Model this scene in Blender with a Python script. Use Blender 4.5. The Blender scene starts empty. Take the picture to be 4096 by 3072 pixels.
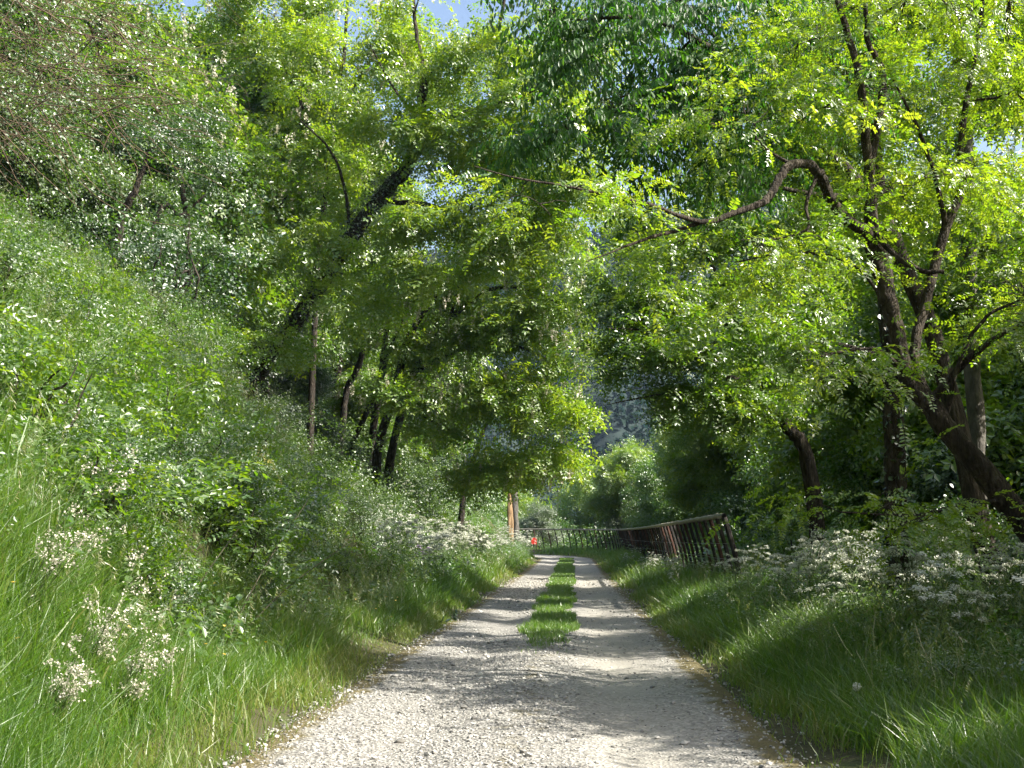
import bpy, math, numpy as np
from math import radians, sin, cos, pi
rng = np.random.default_rng(7)
S = bpy.context.scene
COL = S.collection

# ------------------------------------------------------------------ camera
CAMZ, F, PITCH = 1.5, 1200.0, math.atan(156/1200)
cam_d = bpy.data.cameras.new("camera"); cam = bpy.data.objects.new("camera", cam_d); COL.objects.link(cam)
cam.location = (0, 0, CAMZ); cam.rotation_euler = (pi/2+PITCH, 0, 0)
cam_d.sensor_width = 36; cam_d.lens = 36*F/1024; cam_d.clip_end = 3000; cam_d.clip_start = .1
S.camera = cam
def W(px, py, d):
    """world point at distance d ahead of the camera seen at (px,py)"""
    u, v = (px-512)/F, (384-py)/F
    y = cos(PITCH)-sin(PITCH)*v; z = sin(PITCH)+cos(PITCH)*v
    return np.array([u*d/y, d, CAMZ+z*d/y])
def proj(p):
    p = np.asarray(p, float); x, y, z = p[..., 0], p[..., 1], p[..., 2]-CAMZ
    f = y*cos(PITCH)+z*sin(PITCH); u = -y*sin(PITCH)+z*cos(PITCH)
    f = np.where(f < .1, .1, f)
    return 512+F*x/f, 384-F*u/f, f
def inview(p, m=60):
    px, py, f = proj(p)
    return (px > -m) & (px < 1024+m) & (py > -m) & (py < 768+m) & (f > .5)

# ------------------------------------------------------------------ tags
def tag(o, label=None, cat=None, group=None, kind=None):
    if label: o['label'] = label
    if cat: o['category'] = cat
    if group: o['group'] = group
    if kind: o['kind'] = kind
    return o
def empty(name, loc=(0, 0, 0)):
    o = bpy.data.objects.new(name, None); COL.objects.link(o); o.location = loc
    o.empty_display_size = .2
    return o
def copy_tree(o, loc, rz=0., sc=1., tilt=(0, 0)):
    c = o.copy(); COL.objects.link(c); c.location = loc
    c.rotation_euler = (tilt[0], tilt[1], rz); c.scale = sc if hasattr(sc, '__len__') else (sc, sc, sc)
    for ch in list(o.children):
        k = ch.copy(); COL.objects.link(k); k.parent = c
        for g in list(ch.children):
            q = g.copy(); COL.objects.link(q); q.parent = k
    return c

# ------------------------------------------------------------------ mesh building
def mesh_obj(name, groups, mats, parent=None, smooth=False, origin=None):
    """groups: list of (verts(N,3), faces(F,k), tint(F) or None, material index)"""
    groups = [g for g in groups if len(g[0]) and len(g[1])]
    me = bpy.data.meshes.new(name)
    off = 0; V = []; L = []; LT = []; T = []; M = []
    for g in groups:
        v, f = np.asarray(g[0], np.float32), np.asarray(g[1], np.int64)
        t = g[2] if len(g) > 2 and g[2] is not None else rng.random(len(f))
        mi = g[3] if len(g) > 3 else 0
        V.append(v); L.append((f+off).ravel()); LT.append(np.full(len(f), f.shape[1])); T.append(t); M.append(np.full(len(f), mi))
        off += len(v)
    V = np.concatenate(V); L = np.concatenate(L).astype(np.int32); LT = np.concatenate(LT).astype(np.int32)
    if origin is not None: V = V-np.asarray(origin, np.float32)
    LS = np.zeros(len(LT), np.int32); LS[1:] = np.cumsum(LT)[:-1]
    me.vertices.add(len(V)); me.vertices.foreach_set('co', V.astype(np.float32).ravel())
    me.loops.add(len(L)); me.loops.foreach_set('vertex_index', L)
    me.polygons.add(len(LT)); me.polygons.foreach_set('loop_start', LS); me.polygons.foreach_set('loop_total', LT)
    me.polygons.foreach_set('material_index', np.concatenate(M).astype(np.int32))
    me.polygons.foreach_set('use_smooth', np.full(len(LT), smooth))
    a = me.attributes.new('tint', 'FLOAT', 'FACE'); a.data.foreach_set('value', np.concatenate(T).astype(np.float32))
    me.update(); me.validate(verbose=False)
    for m in (mats if isinstance(mats, (list, tuple)) else [mats]): me.materials.append(m)
    o = bpy.data.objects.new(name, me); COL.objects.link(o)
    if parent is not None: o.parent = parent
    if origin is not None and parent is None: o.location = origin
    return o
def unit(v): 
    v = np.asarray(v, float); return v/np.maximum(np.linalg.norm(v, axis=-1, keepdims=True), 1e-9)
def smooth_path(pts, n):
    """Catmull-Rom through rows (x,y,z,r...)"""
    P = np.asarray(pts, float)
    if len(P) < 3: 
        t = np.linspace(0, 1, n)[:, None]; return P[0]*(1-t)+P[-1]*t
    Q = np.vstack([2*P[0]-P[1], P, 2*P[-1]-P[-2]])
    t = np.linspace(0, len(P)-1-1e-6, n); i = t.astype(int); f = (t-i)[:, None]
    a, b, c, d = Q[i], Q[i+1], Q[i+2], Q[i+3]
    return .5*((2*b)+(-a+c)*f+(2*a-5*b+4*c-d)*f*f+(-a+3*b-3*c+d)*f**3)
def tube(P, R, sides=6, cap=True, rough=0.):
    P = np.asarray(P, float); R = np.asarray(R, float); n = len(P)
    T = unit(np.gradient(P, axis=0))
    ref = np.array([0, 0, 1.]) if abs(T[0, 2]) < .8 else np.array([1., 0, 0])
    N = unit(ref-(T@ref)[:, None]*T); B = np.cross(T, N)
    a = np.linspace(0, 2*pi, sides, endpoint=False)
    rr = R[:, None]*(1+rough*rng.normal(size=(n, sides))*.5) if rough else np.repeat(R[:, None], sides, 1)
    V = P[:, None]+rr[..., None]*(np.cos(a)[None, :, None]*N[:, None]+np.sin(a)[None, :, None]*B[:, None])
    i = np.arange(n-1)[:, None]*sides; j = np.arange(sides)[None]; k = (j+1) % sides
    Fq = np.stack([i+j, i+k, i+sides+k, i+sides+j], -1).reshape(-1, 4)
    return V.reshape(-1, 3), Fq
def rot_from(dirs, up):
    """rows of matrices with x axis = dirs, z as near to up as can be"""
    X = unit(dirs); Z = unit(up-(np.sum(up*X, -1, keepdims=True))*X); Y = np.cross(Z, X)
    return np.stack([X, Y, Z], -1)
def scatter(templates, idx, R, T, Sc, tint, jit=.22):
    """many copies of leaf templates -> groups"""
    out = []
    for k, (v, f) in enumerate(templates):
        s = np.nonzero(idx == k)[0]
        if not len(s): continue
        VV = np.einsum('nij,vj->nvi', R[s], v)*Sc[s][:, None, None]+T[s][:, None]
        FF = f[None]+(np.arange(len(s))*len(v))[:, None, None]
        tt = np.clip(tint[s][:, None]+rng.normal(0, jit, (len(s), len(f))), 0, 1)
        out.append((VV.reshape(-1, 3), FF.reshape(-1, f.shape[1]), tt.ravel(), 0))
    return out

# ------------------------------------------------------------------ materials
def nodes(name):
    m = bpy.data.materials.new(name); m.use_nodes = True; nt = m.node_tree; nt.nodes.clear()
    return m, nt, lambda t: nt.nodes.new(t), nt.links.new
def ramp(n, stops):
    e = n.color_ramp.elements
    while len(e) < len(stops): e.new(.5)
    for el, (p, c) in zip(e, stops): el.position = p; el.color = (*c, 1)
def leaf_mat(name, cols, trans, tmix=.45, gloss=.12, rough=.35):
    m, nt, N, Lk = nodes(name)
    at = N('ShaderNodeAttribute'); at.attribute_name = 'tint'; at.attribute_type = 'GEOMETRY'
    r = N('ShaderNodeValToRGB'); ramp(r, [(i/(len(cols)-1), c) for i, c in enumerate(cols)]); Lk(at.outputs['Fac'], r.inputs[0])
    r2 = N('ShaderNodeValToRGB'); ramp(r2, [(i/(len(trans)-1), c) for i, c in enumerate(trans)]); Lk(at.outputs['Fac'], r2.inputs[0])
    d = N('ShaderNodeBsdfDiffuse'); t = N('ShaderNodeBsdfTranslucent'); g = N('ShaderNodeBsdfGlossy')
    Lk(r.outputs[0], d.inputs[0]); Lk(r2.outputs[0], t.inputs[0]); g.inputs['Roughness'].default_value = rough
    g.inputs[0].default_value = (1, 1, 1, 1)
    mx = N('ShaderNodeMixShader'); mx.inputs[0].default_value = tmix; Lk(d.outputs[0], mx.inputs[1]); Lk(t.outputs[0], mx.inputs[2])
    fr = N('ShaderNodeFresnel'); fr.inputs[0].default_value = 1.4
    mul = N('ShaderNodeMath'); mul.operation = 'MULTIPLY_ADD'; mul.inputs[1].default_value = .8; mul.inputs[2].default_value = gloss*.3; Lk(fr.outputs[0], mul.inputs[0])
    mn = N('ShaderNodeMath'); mn.operation = 'MINIMUM'; mn.inputs[1].default_value = gloss*2; Lk(mul.outputs[0], mn.inputs[0])
    m2 = N('ShaderNodeMixShader'); Lk(mn.outputs[0], m2.inputs[0]); Lk(mx.outputs[0], m2.inputs[1]); Lk(g.outputs[0], m2.inputs[2])
    o = N('ShaderNodeOutputMaterial'); Lk(m2.outputs[0], o.inputs[0])
    return m
def surf_mat(name, stops, scale=4., rough=.85, bump=.3, bscale=None, detail=8, stretch=None, spec=.3):
    m, nt, N, Lk = nodes(name)
    tc = N('ShaderNodeTexCoord'); mp = N('ShaderNodeMapping'); Lk(tc.outputs['Object'], mp.inputs[0])
    if stretch: mp.inputs['Scale'].default_value = stretch
    n1 = N('ShaderNodeTexNoise'); n1.inputs['Scale'].default_value = scale; n1.inputs['Detail'].default_value = detail; n1.inputs['Roughness'].default_value = .65; Lk(mp.outputs[0], n1.inputs[0])
    r = N('ShaderNodeValToRGB'); ramp(r, stops); Lk(n1.outputs[0], r.inputs[0])
    b = N('ShaderNodeBsdfPrincipled'); b.inputs['Roughness'].default_value = rough; b.inputs['Specular IOR Level'].default_value = spec; Lk(r.outputs[0], b.inputs['Base Color'])
    n2 = N('ShaderNodeTexNoise'); n2.inputs['Scale'].default_value = bscale or scale*3; n2.inputs['Detail'].default_value = 6; Lk(mp.outputs[0], n2.inputs[0])
    bp = N('ShaderNodeBump'); bp.inputs['Strength'].default_value = bump; bp.inputs['Distance'].default_value = .05 if bump < .95 else .09; Lk(n2.outputs[0], bp.inputs['Height']); Lk(bp.outputs[0], b.inputs['Normal'])
    o = N('ShaderNodeOutputMaterial'); Lk(b.outputs[0], o.inputs[0])
    return m
M = {}
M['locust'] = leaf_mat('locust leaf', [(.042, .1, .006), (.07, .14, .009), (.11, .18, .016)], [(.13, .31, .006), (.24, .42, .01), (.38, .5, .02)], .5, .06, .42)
M['locust_lit'] = leaf_mat('sunlit locust leaf', [(.065, .145, .008), (.105, .195, .01), (.16, .225, .02)], [(.22, .43, .006), (.36, .53, .012), (.49, .59, .025)], .52, .06, .42)  # lighter copy of the locust leaf, sunlight put into its colour
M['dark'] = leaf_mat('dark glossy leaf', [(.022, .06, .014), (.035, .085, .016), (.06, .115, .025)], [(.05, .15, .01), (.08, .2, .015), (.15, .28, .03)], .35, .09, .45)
M['shrub'] = leaf_mat('shrub leaf', [(.035, .08, .014), (.055, .11, .02), (.085, .14, .03)], [(.09, .21, .012), (.15, .28, .02), (.24, .36, .04)], .42, .07, .48)
M['silver'] = leaf_mat('grey green leaf', [(.06, .1, .035), (.085, .13, .045), (.13, .17, .08)], [(.1, .2, .03), (.15, .26, .04), (.22, .32, .07)], .4, .09, .48)
M['lance'] = leaf_mat('long drooping leaf', [(.022, .075, .01), (.034, .1, .012), (.055, .13, .016)], [(.05, .2, .012), (.09, .28, .012), (.17, .38, .02)], .45, .02, .5)
M['ivy'] = leaf_mat('ivy leaf', [(.016, .045, .01), (.028, .07, .014), (.045, .1, .02)], [(.03, .1, .01), (.06, .15, .01), (.1, .2, .02)], .3, .12, .35)
M['grass'] = leaf_mat('grass blade', [(.04, .105, .008), (.075, .15, .012), (.19, .2, .05)], [(.13, .32, .008), (.22, .42, .015), (.4, .44, .08)], .45, .05, .45)
M['grass_pale'] = leaf_mat('seeding grass', [(.1, .15, .035), (.16, .19, .06), (.26, .24, .12)], [(.2, .33, .03), (.3, .4, .06), (.42, .4, .14)], .45, .06, .4)
M['herb'] = leaf_mat('herb leaf', [(.04, .095, .015), (.065, .13, .02), (.1, .165, .03)], [(.1, .28, .008), (.17, .37, .012), (.28, .44, .03)], .42, .06, .42)
M['parsley'] = leaf_mat('parsley leaf', [(.06, .11, .03), (.085, .14, .04), (.12, .17, .06)], [(.12, .25, .03), (.18, .31, .05), (.25, .36, .08)], .4, .1, .4)
M['white'] = leaf_mat('white floret', [(.55, .57, .45), (.7, .71, .6), (.8, .8, .74)], [(.5, .53, .38), (.6, .62, .5), (.7, .7, .6)], .35, .05, .5)
M['cream'] = leaf_mat('cream blossom', [(.5, .48, .36), (.62, .58, .46), (.72, .66, .55)], [(.5, .5, .33), (.6, .57, .42), (.66, .6, .48)], .4, .05, .5)
M['violet'] = leaf_mat('violet petal', [(.3, .16, .4), (.38, .22, .5), (.5, .33, .6)], [(.3, .16, .4), (.4, .2, .5), (.5, .3, .6)], .4, .05, .5)
M['yellow'] = leaf_mat('yellow petal', [(.7, .4, .02), (.75, .5, .02), (.8, .55, .05)], [(.6, .4, .02), (.7, .5, .02), (.7, .5, .02)], .3, .1, .4)
M['bark'] = surf_mat('furrowed bark', [(.32, (.01, .008, .006)), (.5, (.034, .027, .02)), (.66, (.085, .07, .055))], 14, .95, 1., 34, stretch=(1, 1, .22))
M['bark_pale'] = surf_mat('pale bark', [(.3, (.04, .037, .03)), (.5, (.09, .083, .07)), (.72, (.16, .15, .13))], 7, .9, .6, 30, stretch=(1, 1, .5))
M['bark_moss'] = surf_mat('mossy bark', [(.3, (.01, .008, .006)), (.48, (.036, .028, .02)), (.6, (.075, .06, .045)), (.72, (.05, .06, .018))], 13, .95, 1., 34, stretch=(1, 1, .22))
M['twig'] = surf_mat('dry twig', [(.3, (.05, .034, .02)), (.7, (.14, .1, .065))], 9, .9, .3)
M['stalk'] = surf_mat('green stalk', [(.3, (.06, .1, .03)), (.7, (.12, .16, .06))], 9, .6, .1)
M['cane'] = surf_mat('dark cane', [(.3, (.025, .03, .012)), (.7, (.07, .06, .03))], 9, .7, .2)

# ------------------------------------------------------------------ path line and terrain
PATHPTS = [(.05*(y-8), y) for y in np.arange(-30, 84, .5)]
x0, y0 = .05*(84-8), 84.; th0 = math.atan(.05); RAD = 26.
for a in np.linspace(0, radians(85), 80):
    PATHPTS.append((x0-RAD*(cos(th0)-cos(th0+a)) if 0 else x0-RAD*(cos(-th0)-cos(a-th0)), y0+RAD*(sin(a-th0)+sin(th0))))
e = np.array(PATHPTS[-1]); dl = unit(e-np.array(PATHPTS[-2]))
for k in range(1, 60): PATHPTS.append(tuple(e+dl*k))
PL = np.array(PATHPTS)
_t = unit(np.gradient(PL, axis=0)); PN = np.stack([_t[:, 1], -_t[:, 0]], -1)   # right-hand normal
def sdist(x, y):
    """signed distance to the path's centre line (right positive), and the index along it"""
    x = np.asarray(x, float).ravel(); y = np.asarray(y, float).ravel()
    s = np.empty(len(x)); ii = np.empty(len(x), int)
    for a in range(0, len(x), 20000):
        q = np.stack([x[a:a+20000], y[a:a+20000]], -1)
        d = ((q[:, None]-PL[None])**2).sum(-1); i = d.argmin(1)
        v = q-PL[i]; s[a:a+20000] = np.where((v*PN[i]).sum(-1) >= 0, 1, -1)*np.sqrt(d[np.arange(len(i)), i]); ii[a:a+20000] = i
    return s, ii
def sst(a, b, x): 
    t = np.clip((x-a)/(b-a), 0, 1); return t*t*(3-2*t)
_ph = rng.random((24, 3))*6.28; _fr = rng.normal(size=(24, 2))
def wob(x, y, sc):
    v = 0.
    for (p, q, r), (a, b) in zip(_ph[:10], _fr[:10]): v = v+np.sin((a*x+b*y)/sc+p)*.3
    return v
def zpath(y): return .30*np.clip((y-40)/56, 0, 1.4)**2
def toe(y): return 2.9+2.5*sst(26, 29.5, y)-1.7*sst(42, 85, y)
def ground_z(x, y):
    shp = np.shape(x); xf = np.asarray(x, float).ravel(); yf = np.asarray(y, float).ravel()
    s, i = sdist(xf, yf); zp = zpath(PL[i, 1]); a = np.abs(s)
    # right: verge, then the drop to the river valley
    zr = zp+.42*sst(2.0, 4.2, a)-np.clip(np.maximum(a-6.2, 0)*.62, 0, 9)
    zr = np.where(a > 60, zr+np.clip((a-60)*.12, 0, 15), zr)
    # left: verge, steep bank, hazy wooded hillside
    tt = toe(yf); b = np.maximum(a-tt-.25*wob(xf, yf, 2.1), 0)
    hb = np.where(b < 5.3, b*1.02, 5.4+(b-5.3)*.55); hb = np.minimum(hb, 70)
    zl = zp+.3*sst(2.0, 3.0, a)+hb*sst(0, 1.2, b)
    z = np.where(s > 0, zr, zl)
    bumps = (wob(xf, yf, .6)*np.where(s > 0, .04, .15)+wob(xf+9, yf-4, 1.7)*np.where(s > 0, .1, .4))*sst(2.2, 5, a)
    z = z+bumps-.05*(1-sst(1.75, 2.1, a))
    return z.reshape(shp)
def gz(x, y): return float(ground_z(np.array([x]), np.array([y]))[0])

def grid(xs, ys, zf):
    X, Y = np.meshgrid(xs, ys); Z = zf(X, Y)
    V = np.stack([X, Y, Z], -1).reshape(-1, 3); nx = len(xs)
    i, j = np.meshgrid(np.arange(len(ys)-1), np.arange(nx-1), indexing='ij'); b = (i*nx+j).ravel()
    return V, np.stack([b, b+1, b+nx+1, b+nx], -1)
xs = np.concatenate([-16-np.geomspace(1, 900, 40)[::-1], np.arange(-16, 14, .3), 14+np.geomspace(.4, 900, 40)])
ys = np.concatenate([-12-np.geomspace(1, 300, 12)[::-1], np.arange(-12, 45, .35), np.arange(45, 125, .8), 125+np.geomspace(1, 900, 30)])
v, f = grid(xs, ys, ground_z)
M['soil'] = surf_mat('leafy soil', [(.3, (.03, .035, .012)), (.5, (.06, .055, .025)), (.7, (.05, .075, .02))], 1.6, .95, .6, 14)
tag(mesh_obj('ground', [(v, f)], M['soil'], smooth=True), kind='structure')

# gravel path sheet
m, nt, N, Lk = nodes('pale gravel')
tc = N('ShaderNodeTexCoord'); vo = N('ShaderNodeTexVoronoi'); vo.inputs['Scale'].default_value = 38; Lk(tc.outputs['Object'], vo.inputs[0])
n1 = N('ShaderNodeTexNoise'); n1.inputs['Scale'].default_value = .9; n1.inputs['Detail'].default_value = 6; Lk(tc.outputs['Object'], n1.inputs[0])
n3 = N('ShaderNodeTexNoise'); n3.inputs['Scale'].default_value = 60; n3.inputs['Detail'].default_value = 3; Lk(tc.outputs['Object'], n3.inputs[0])
r1 = N('ShaderNodeValToRGB'); ramp(r1, [(.1, (.145, .138, .122)), (.5, (.25, .24, .217)), (.9, (.39, .375, .34))]); Lk(vo.outputs['Color'], r1.inputs[0])
r2 = N('ShaderNodeValToRGB'); ramp(r2, [(.35, (.27, .253, .215)), (.65, (.37, .348, .3))]); Lk(n1.outputs[0], r2.inputs[0])
at = N('ShaderNodeAttribute'); at.attribute_name = 'sand'; 
mx = N('ShaderNodeMix'); mx.data_type = 'RGBA'; Lk(at.outputs['Fac'], mx.inputs[0]); Lk(r1.outputs[0], mx.inputs[6]); Lk(r2.outputs[0], mx.inputs[7])
mu = N('ShaderNodeMath'); mu.operation = 'MULTIPLY_ADD'; mu.inputs[1].default_value = -.8; mu.inputs[2].default_value = 1.; Lk(at.outputs['Fac'], mu.inputs[0])
hh = N('ShaderNodeMath'); hh.operation = 'MULTIPLY'; Lk(vo.outputs['Distance'], hh.inputs[0]); Lk(mu.outputs[0], hh.inputs[1])
hs = N('ShaderNodeMath'); hs.operation = 'MULTIPLY_ADD'; hs.inputs[1].default_value = .25; Lk(n3.outputs[0], hs.inputs[0]); Lk(hh.outputs[0], hs.inputs[2])
bp = N('ShaderNodeBump'); bp.inputs['Strength'].default_value = .8; bp.inputs['Distance'].default_value = .025; Lk(hs.outputs[0], bp.inputs['Height'])
b = N('ShaderNodeBsdfPrincipled'); b.inputs['Roughness'].default_value = .9; b.inputs['Specular IOR Level'].default_value = .2; Lk(mx.outputs[2], b.inputs['Base Color']); Lk(bp.outputs[0], b.inputs['Normal'])
ae = N('ShaderNodeAttribute'); ae.attribute_name = 'edge'; n4 = N('ShaderNodeTexNoise'); n4.inputs['Scale'].default_value = 3.2; n4.inputs['Detail'].default_value = 6; Lk(tc.outputs['Object'], n4.inputs[0])
ad = N('ShaderNodeMath'); ad.operation = 'ADD'; Lk(ae.outputs['Fac'], ad.inputs[0]); Lk(n4.outputs[0], ad.inputs[1])
r4 = N('ShaderNodeValToRGB'); ramp(r4, [(.78, (0, 0, 0)), (1., (1, 1, 1))]); Lk(ad.outputs[0], r4.inputs[0])
m4 = N('ShaderNodeMix'); m4.data_type = 'RGBA'; Lk(r4.outputs[0], m4.inputs[0]); Lk(mx.outputs[2], m4.inputs[6]); m4.inputs[7].default_value = (.13, .11, .055, 1); Lk(m4.outputs[2], b.inputs['Base Color'])
o = N('ShaderNodeOutputMaterial'); Lk(b.outputs[0], o.inputs[0]); M['gravel'] = m
ii = np.concatenate([np.arange(44, 228, 1), np.arange(228, 330)])
fi = np.linspace(44, 340, 900); base = np.stack([np.interp(fi, np.arange(len(PL)), PL[:, k]) for k in (0, 1)], -1); nor = np.stack([np.interp(fi, np.arange(len(PL)), PN[:, k]) for k in (0, 1)], -1)
cross = np.concatenate([[-2.05], np.linspace(-1.9, 1.9, 39), [2.05]])
def path_z(s, x, y, yc):
    rut = -.035*np.exp(-((np.abs(s)-.85)/.3)**2)+.02*np.exp(-(s/.4)**2)
    return zpath(yc)+rut+wob(x*1., y*1., .5)*.006+.004
XY = base[:, None]+nor[:, None]*cross[None, :, None]; SS = np.repeat(cross[None], len(base), 0)
Z = path_z(SS, XY[..., 0], XY[..., 1], base[:, 1:2]); Z[:, 0] -= .07; Z[:, -1] -= .07
v = np.concatenate([XY, Z[..., None]], -1).reshape(-1, 3); nx = len(cross)
i, j = np.meshgrid(np.arange(len(base)-1), np.arange(nx-1), indexing='ij'); q = (i*nx+j).ravel()
po = mesh_obj('path', [(v, np.stack([q, q+1, q+nx+1, q+nx], -1))], M['gravel'], smooth=True); tag(po, kind='structure')
sand = np.clip(np.exp(-((SS-.95)/.38)**2)*(.75+.4*wob(XY[..., 0]*1., XY[..., 1]*1., 1.3))+.35*np.exp(-((SS+.8)/.3)**2)*sst(16, 40, XY[..., 1]), 0, 1)
sa = po.data.attributes.new('sand', 'FLOAT', 'POINT'); sa.data.foreach_set('value', sand.ravel().astype(np.float32))

ea = po.data.attributes.new('edge', 'FLOAT', 'POINT'); ea.data.foreach_set('value', np.clip(sst(1.35, 2.0, np.abs(SS))*.75+.32*np.exp(-(SS/.28)**2)*(1-.5*sst(17, 22, XY[..., 1])), 0, 1).ravel().astype(np.float32))
# loose stones of the gravel
ico = []
ph = (1+5**.5)/2
for a in (-1, 1):
    for c in (-ph, ph): ico += [(0, a, c), (a, c, 0), (c, 0, a)]
ico = unit(np.array(ico, float))
from itertools import combinations
el = min(np.linalg.norm(ico[a]-ico[b]) for a, b in combinations(range(12), 2))+.01
tri = [t for t in combinations(range(12), 3) if all(np.linalg.norm(ico[a]-ico[b]) < el for a, b in combinations(t, 2))]
tri = np.array([t if np.dot(np.cross(ico[t[1]]-ico[t[0]], ico[t[2]]-ico[t[0]]), ico[t[0]]) > 0 else t[::-1] for t in tri])
stone_t = []
for k in range(6):
    q = ico*(1+rng.normal(0, .16, (12, 1)))*np.array([1, .75+.3*rng.random(), .5+.25*rng.random()]); stone_t.append((q, tri))
n = 75000
yy = 5+44*rng.random(n)**2.0; ss = rng.uniform(-2.25, 2.2, n)
keep = rng.random(n) < np.where(ss > .45, .22, 1.)*np.where((ss > 1.5), 2.2, 1.)*np.where(np.abs(ss) > 2.0, .35, 1)*(.62+.5*wob(ss*2, yy, 1.2))
yy, ss = yy[keep], ss[keep]; k = np.interp(yy, PL[:230, 1], np.arange(230)); px_ = np.interp(k, np.arange(230), PL[:230, 0])+ss
zz = path_z(ss, px_, yy, yy); n = len(yy)
size = np.clip(rng.lognormal(math.log(.008), .5, n), .004, .04)*(1+np.clip((yy-12)/40, 0, .6))
R = rot_from(rng.normal(size=(n, 3))*[1, 1, .25], np.array([0, 0, 1.])+rng.normal(0, .25, (n, 3)))
M['stone'] = leaf_mat('stone chip', [(.11, .105, .094), (.27, .257, .228), (.46, .44, .395)], [(0, 0, 0), (0, 0, 0)], 0., .05, .6)
g = scatter(stone_t, rng.integers(0, 6, n), R, np.stack([px_, yy, zz+size*.25], -1), size, rng.random(n), .06)
tag(mesh_obj('gravel', g, M['stone']), 'loose pale limestone gravel scattered over the track', 'gravel', kind='stuff')

# ------------------------------------------------------------------ leaf templates
def leaflet(L, w, hexa=False, fold=.25):
    if hexa:
        v = np.array([[0, 0, 0], [.28*L, w*.43, fold*w*.4], [.68*L, w*.46, fold*w*.4], [L, 0, 0], [.68*L, -w*.46, fold*w*.4], [.28*L, -w*.43, fold*w*.4]])
        return v, np.array([[0, 1, 2, 3], [0, 3, 4, 5]])
    return np.array([[0, 0, 0], [.45*L, w/2, fold*w*.5], [L, 0, 0], [.45*L, -w/2, fold*w*.5]]), np.array([[0, 1, 2, 3]])
def rotm(yaw=0, pit=0, roll=0):
    cy, sy, cp, sp, cr, sr = cos(yaw), sin(yaw), cos(pit), sin(pit), cos(roll), sin(roll)
    return np.array([[cy, -sy, 0], [sy, cy, 0], [0, 0, 1]])@np.array([[cp, 0, sp], [0, 1, 0], [-sp, 0, cp]])@np.array([[1, 0, 0], [0, cr, -sr], [0, sr, cr]])
class Tpl:
    def __init__(s): s.v = []; s.f = []; s.n = 0
    def add(s, v, f, R=None, t=(0, 0, 0), sc=1.):
        v = v*sc; v = v if R is None else v@R.T
        s.v.append(v+np.asarray(t)); s.f.append(f+s.n); s.n += len(v)
    def done(s): return np.concatenate(s.v), np.concatenate(s.f)
def compound(pairs, L, w, Rl, hexa=False):
    T = Tpl(); lv, lf = leaflet(L, w, hexa)
    for i in range(pairs):
        x = Rl*(.22+.74*i/max(pairs-1, 1)); dz = -.25*Rl*(x/Rl)**2
        for sgn in (-1, 1):
            T.add(lv, lf, rotm(sgn*radians(rng.uniform(58, 82)), radians(rng.uniform(-12, 25)), radians(rng.normal(0, 22))), (x, 0, dz), rng.uniform(.8, 1.1))
    T.add(lv, lf, rotm(0, radians(20)), (Rl, 0, -.25*Rl), 1.05)
    if hexa:
        q = np.array([[0, .0015, 0], [0, -.0015, 0], [Rl, -.001, -.25*Rl], [Rl, .001, -.25*Rl]]); T.add(q, np.array([[0, 1, 2, 3]]))
    return T.done()
def spray(kind, near=False):
    """a leafy twig, along +x"""
    T = Tpl()
    if kind == 'locust':
        n = 8 if near else 9; L = .75
        for i in range(n):
            x = L*(.12+.88*i/(n-1)); sg = 1 if i % 2 else -1
            c = compound(rng.integers(5, 8), .042, .021, .21, True) if near else compound(3, .1, .056, .27)
            T.add(*c, rotm(sg*radians(rng.uniform(35, 75)) if i < n-1 else 0, radians(rng.uniform(-15, 40)), radians(rng.normal(0, 25))), (x, 0, -.12*x*x), rng.uniform(.8, 1.15))
    elif kind == 'lance':
        for i in range(20):
            x = .9*i/19; sg = 1 if i % 2 else -1; lv, lf = leaflet(.1, .034, True, .35)
            T.add(lv, lf, rotm(sg*radians(rng.uniform(20, 70)), radians(rng.uniform(35, 80)), radians(rng.normal(0, 40))), (x, 0, -.15*x*x), rng.uniform(.8, 1.2))
    else:   # ovate leaves on short side twigs
        Lf, wf = {'ovate': (.08, .054), 'small': (.06, .042), 'maple': (.11, .095)}[kind]
        for i in range(34):
            x = .6*i/33; y = rng.normal(0, .13)*(1-.4*x/.6); lv, lf = leaflet(Lf, wf, near)
            T.add(lv, lf, rotm(rng.uniform(-1.4, 1.4)+(1 if y > 0 else -1)*.5, radians(rng.normal(15, 28)), radians(rng.normal(0, 35))), (x, y, rng.normal(0, .07)-.2*x*x), rng.uniform(.5, 1.3))
    return T.done()
SPR = {k: [spray(k) for _ in range(7)] for k in ('locust', 'lance', 'ovate', 'small', 'maple')}
SPR['small_near'] = [spray('small', True) for _ in range(7)]
SPR['locust_near'] = [spray('locust', True) for _ in range(8)]

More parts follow.
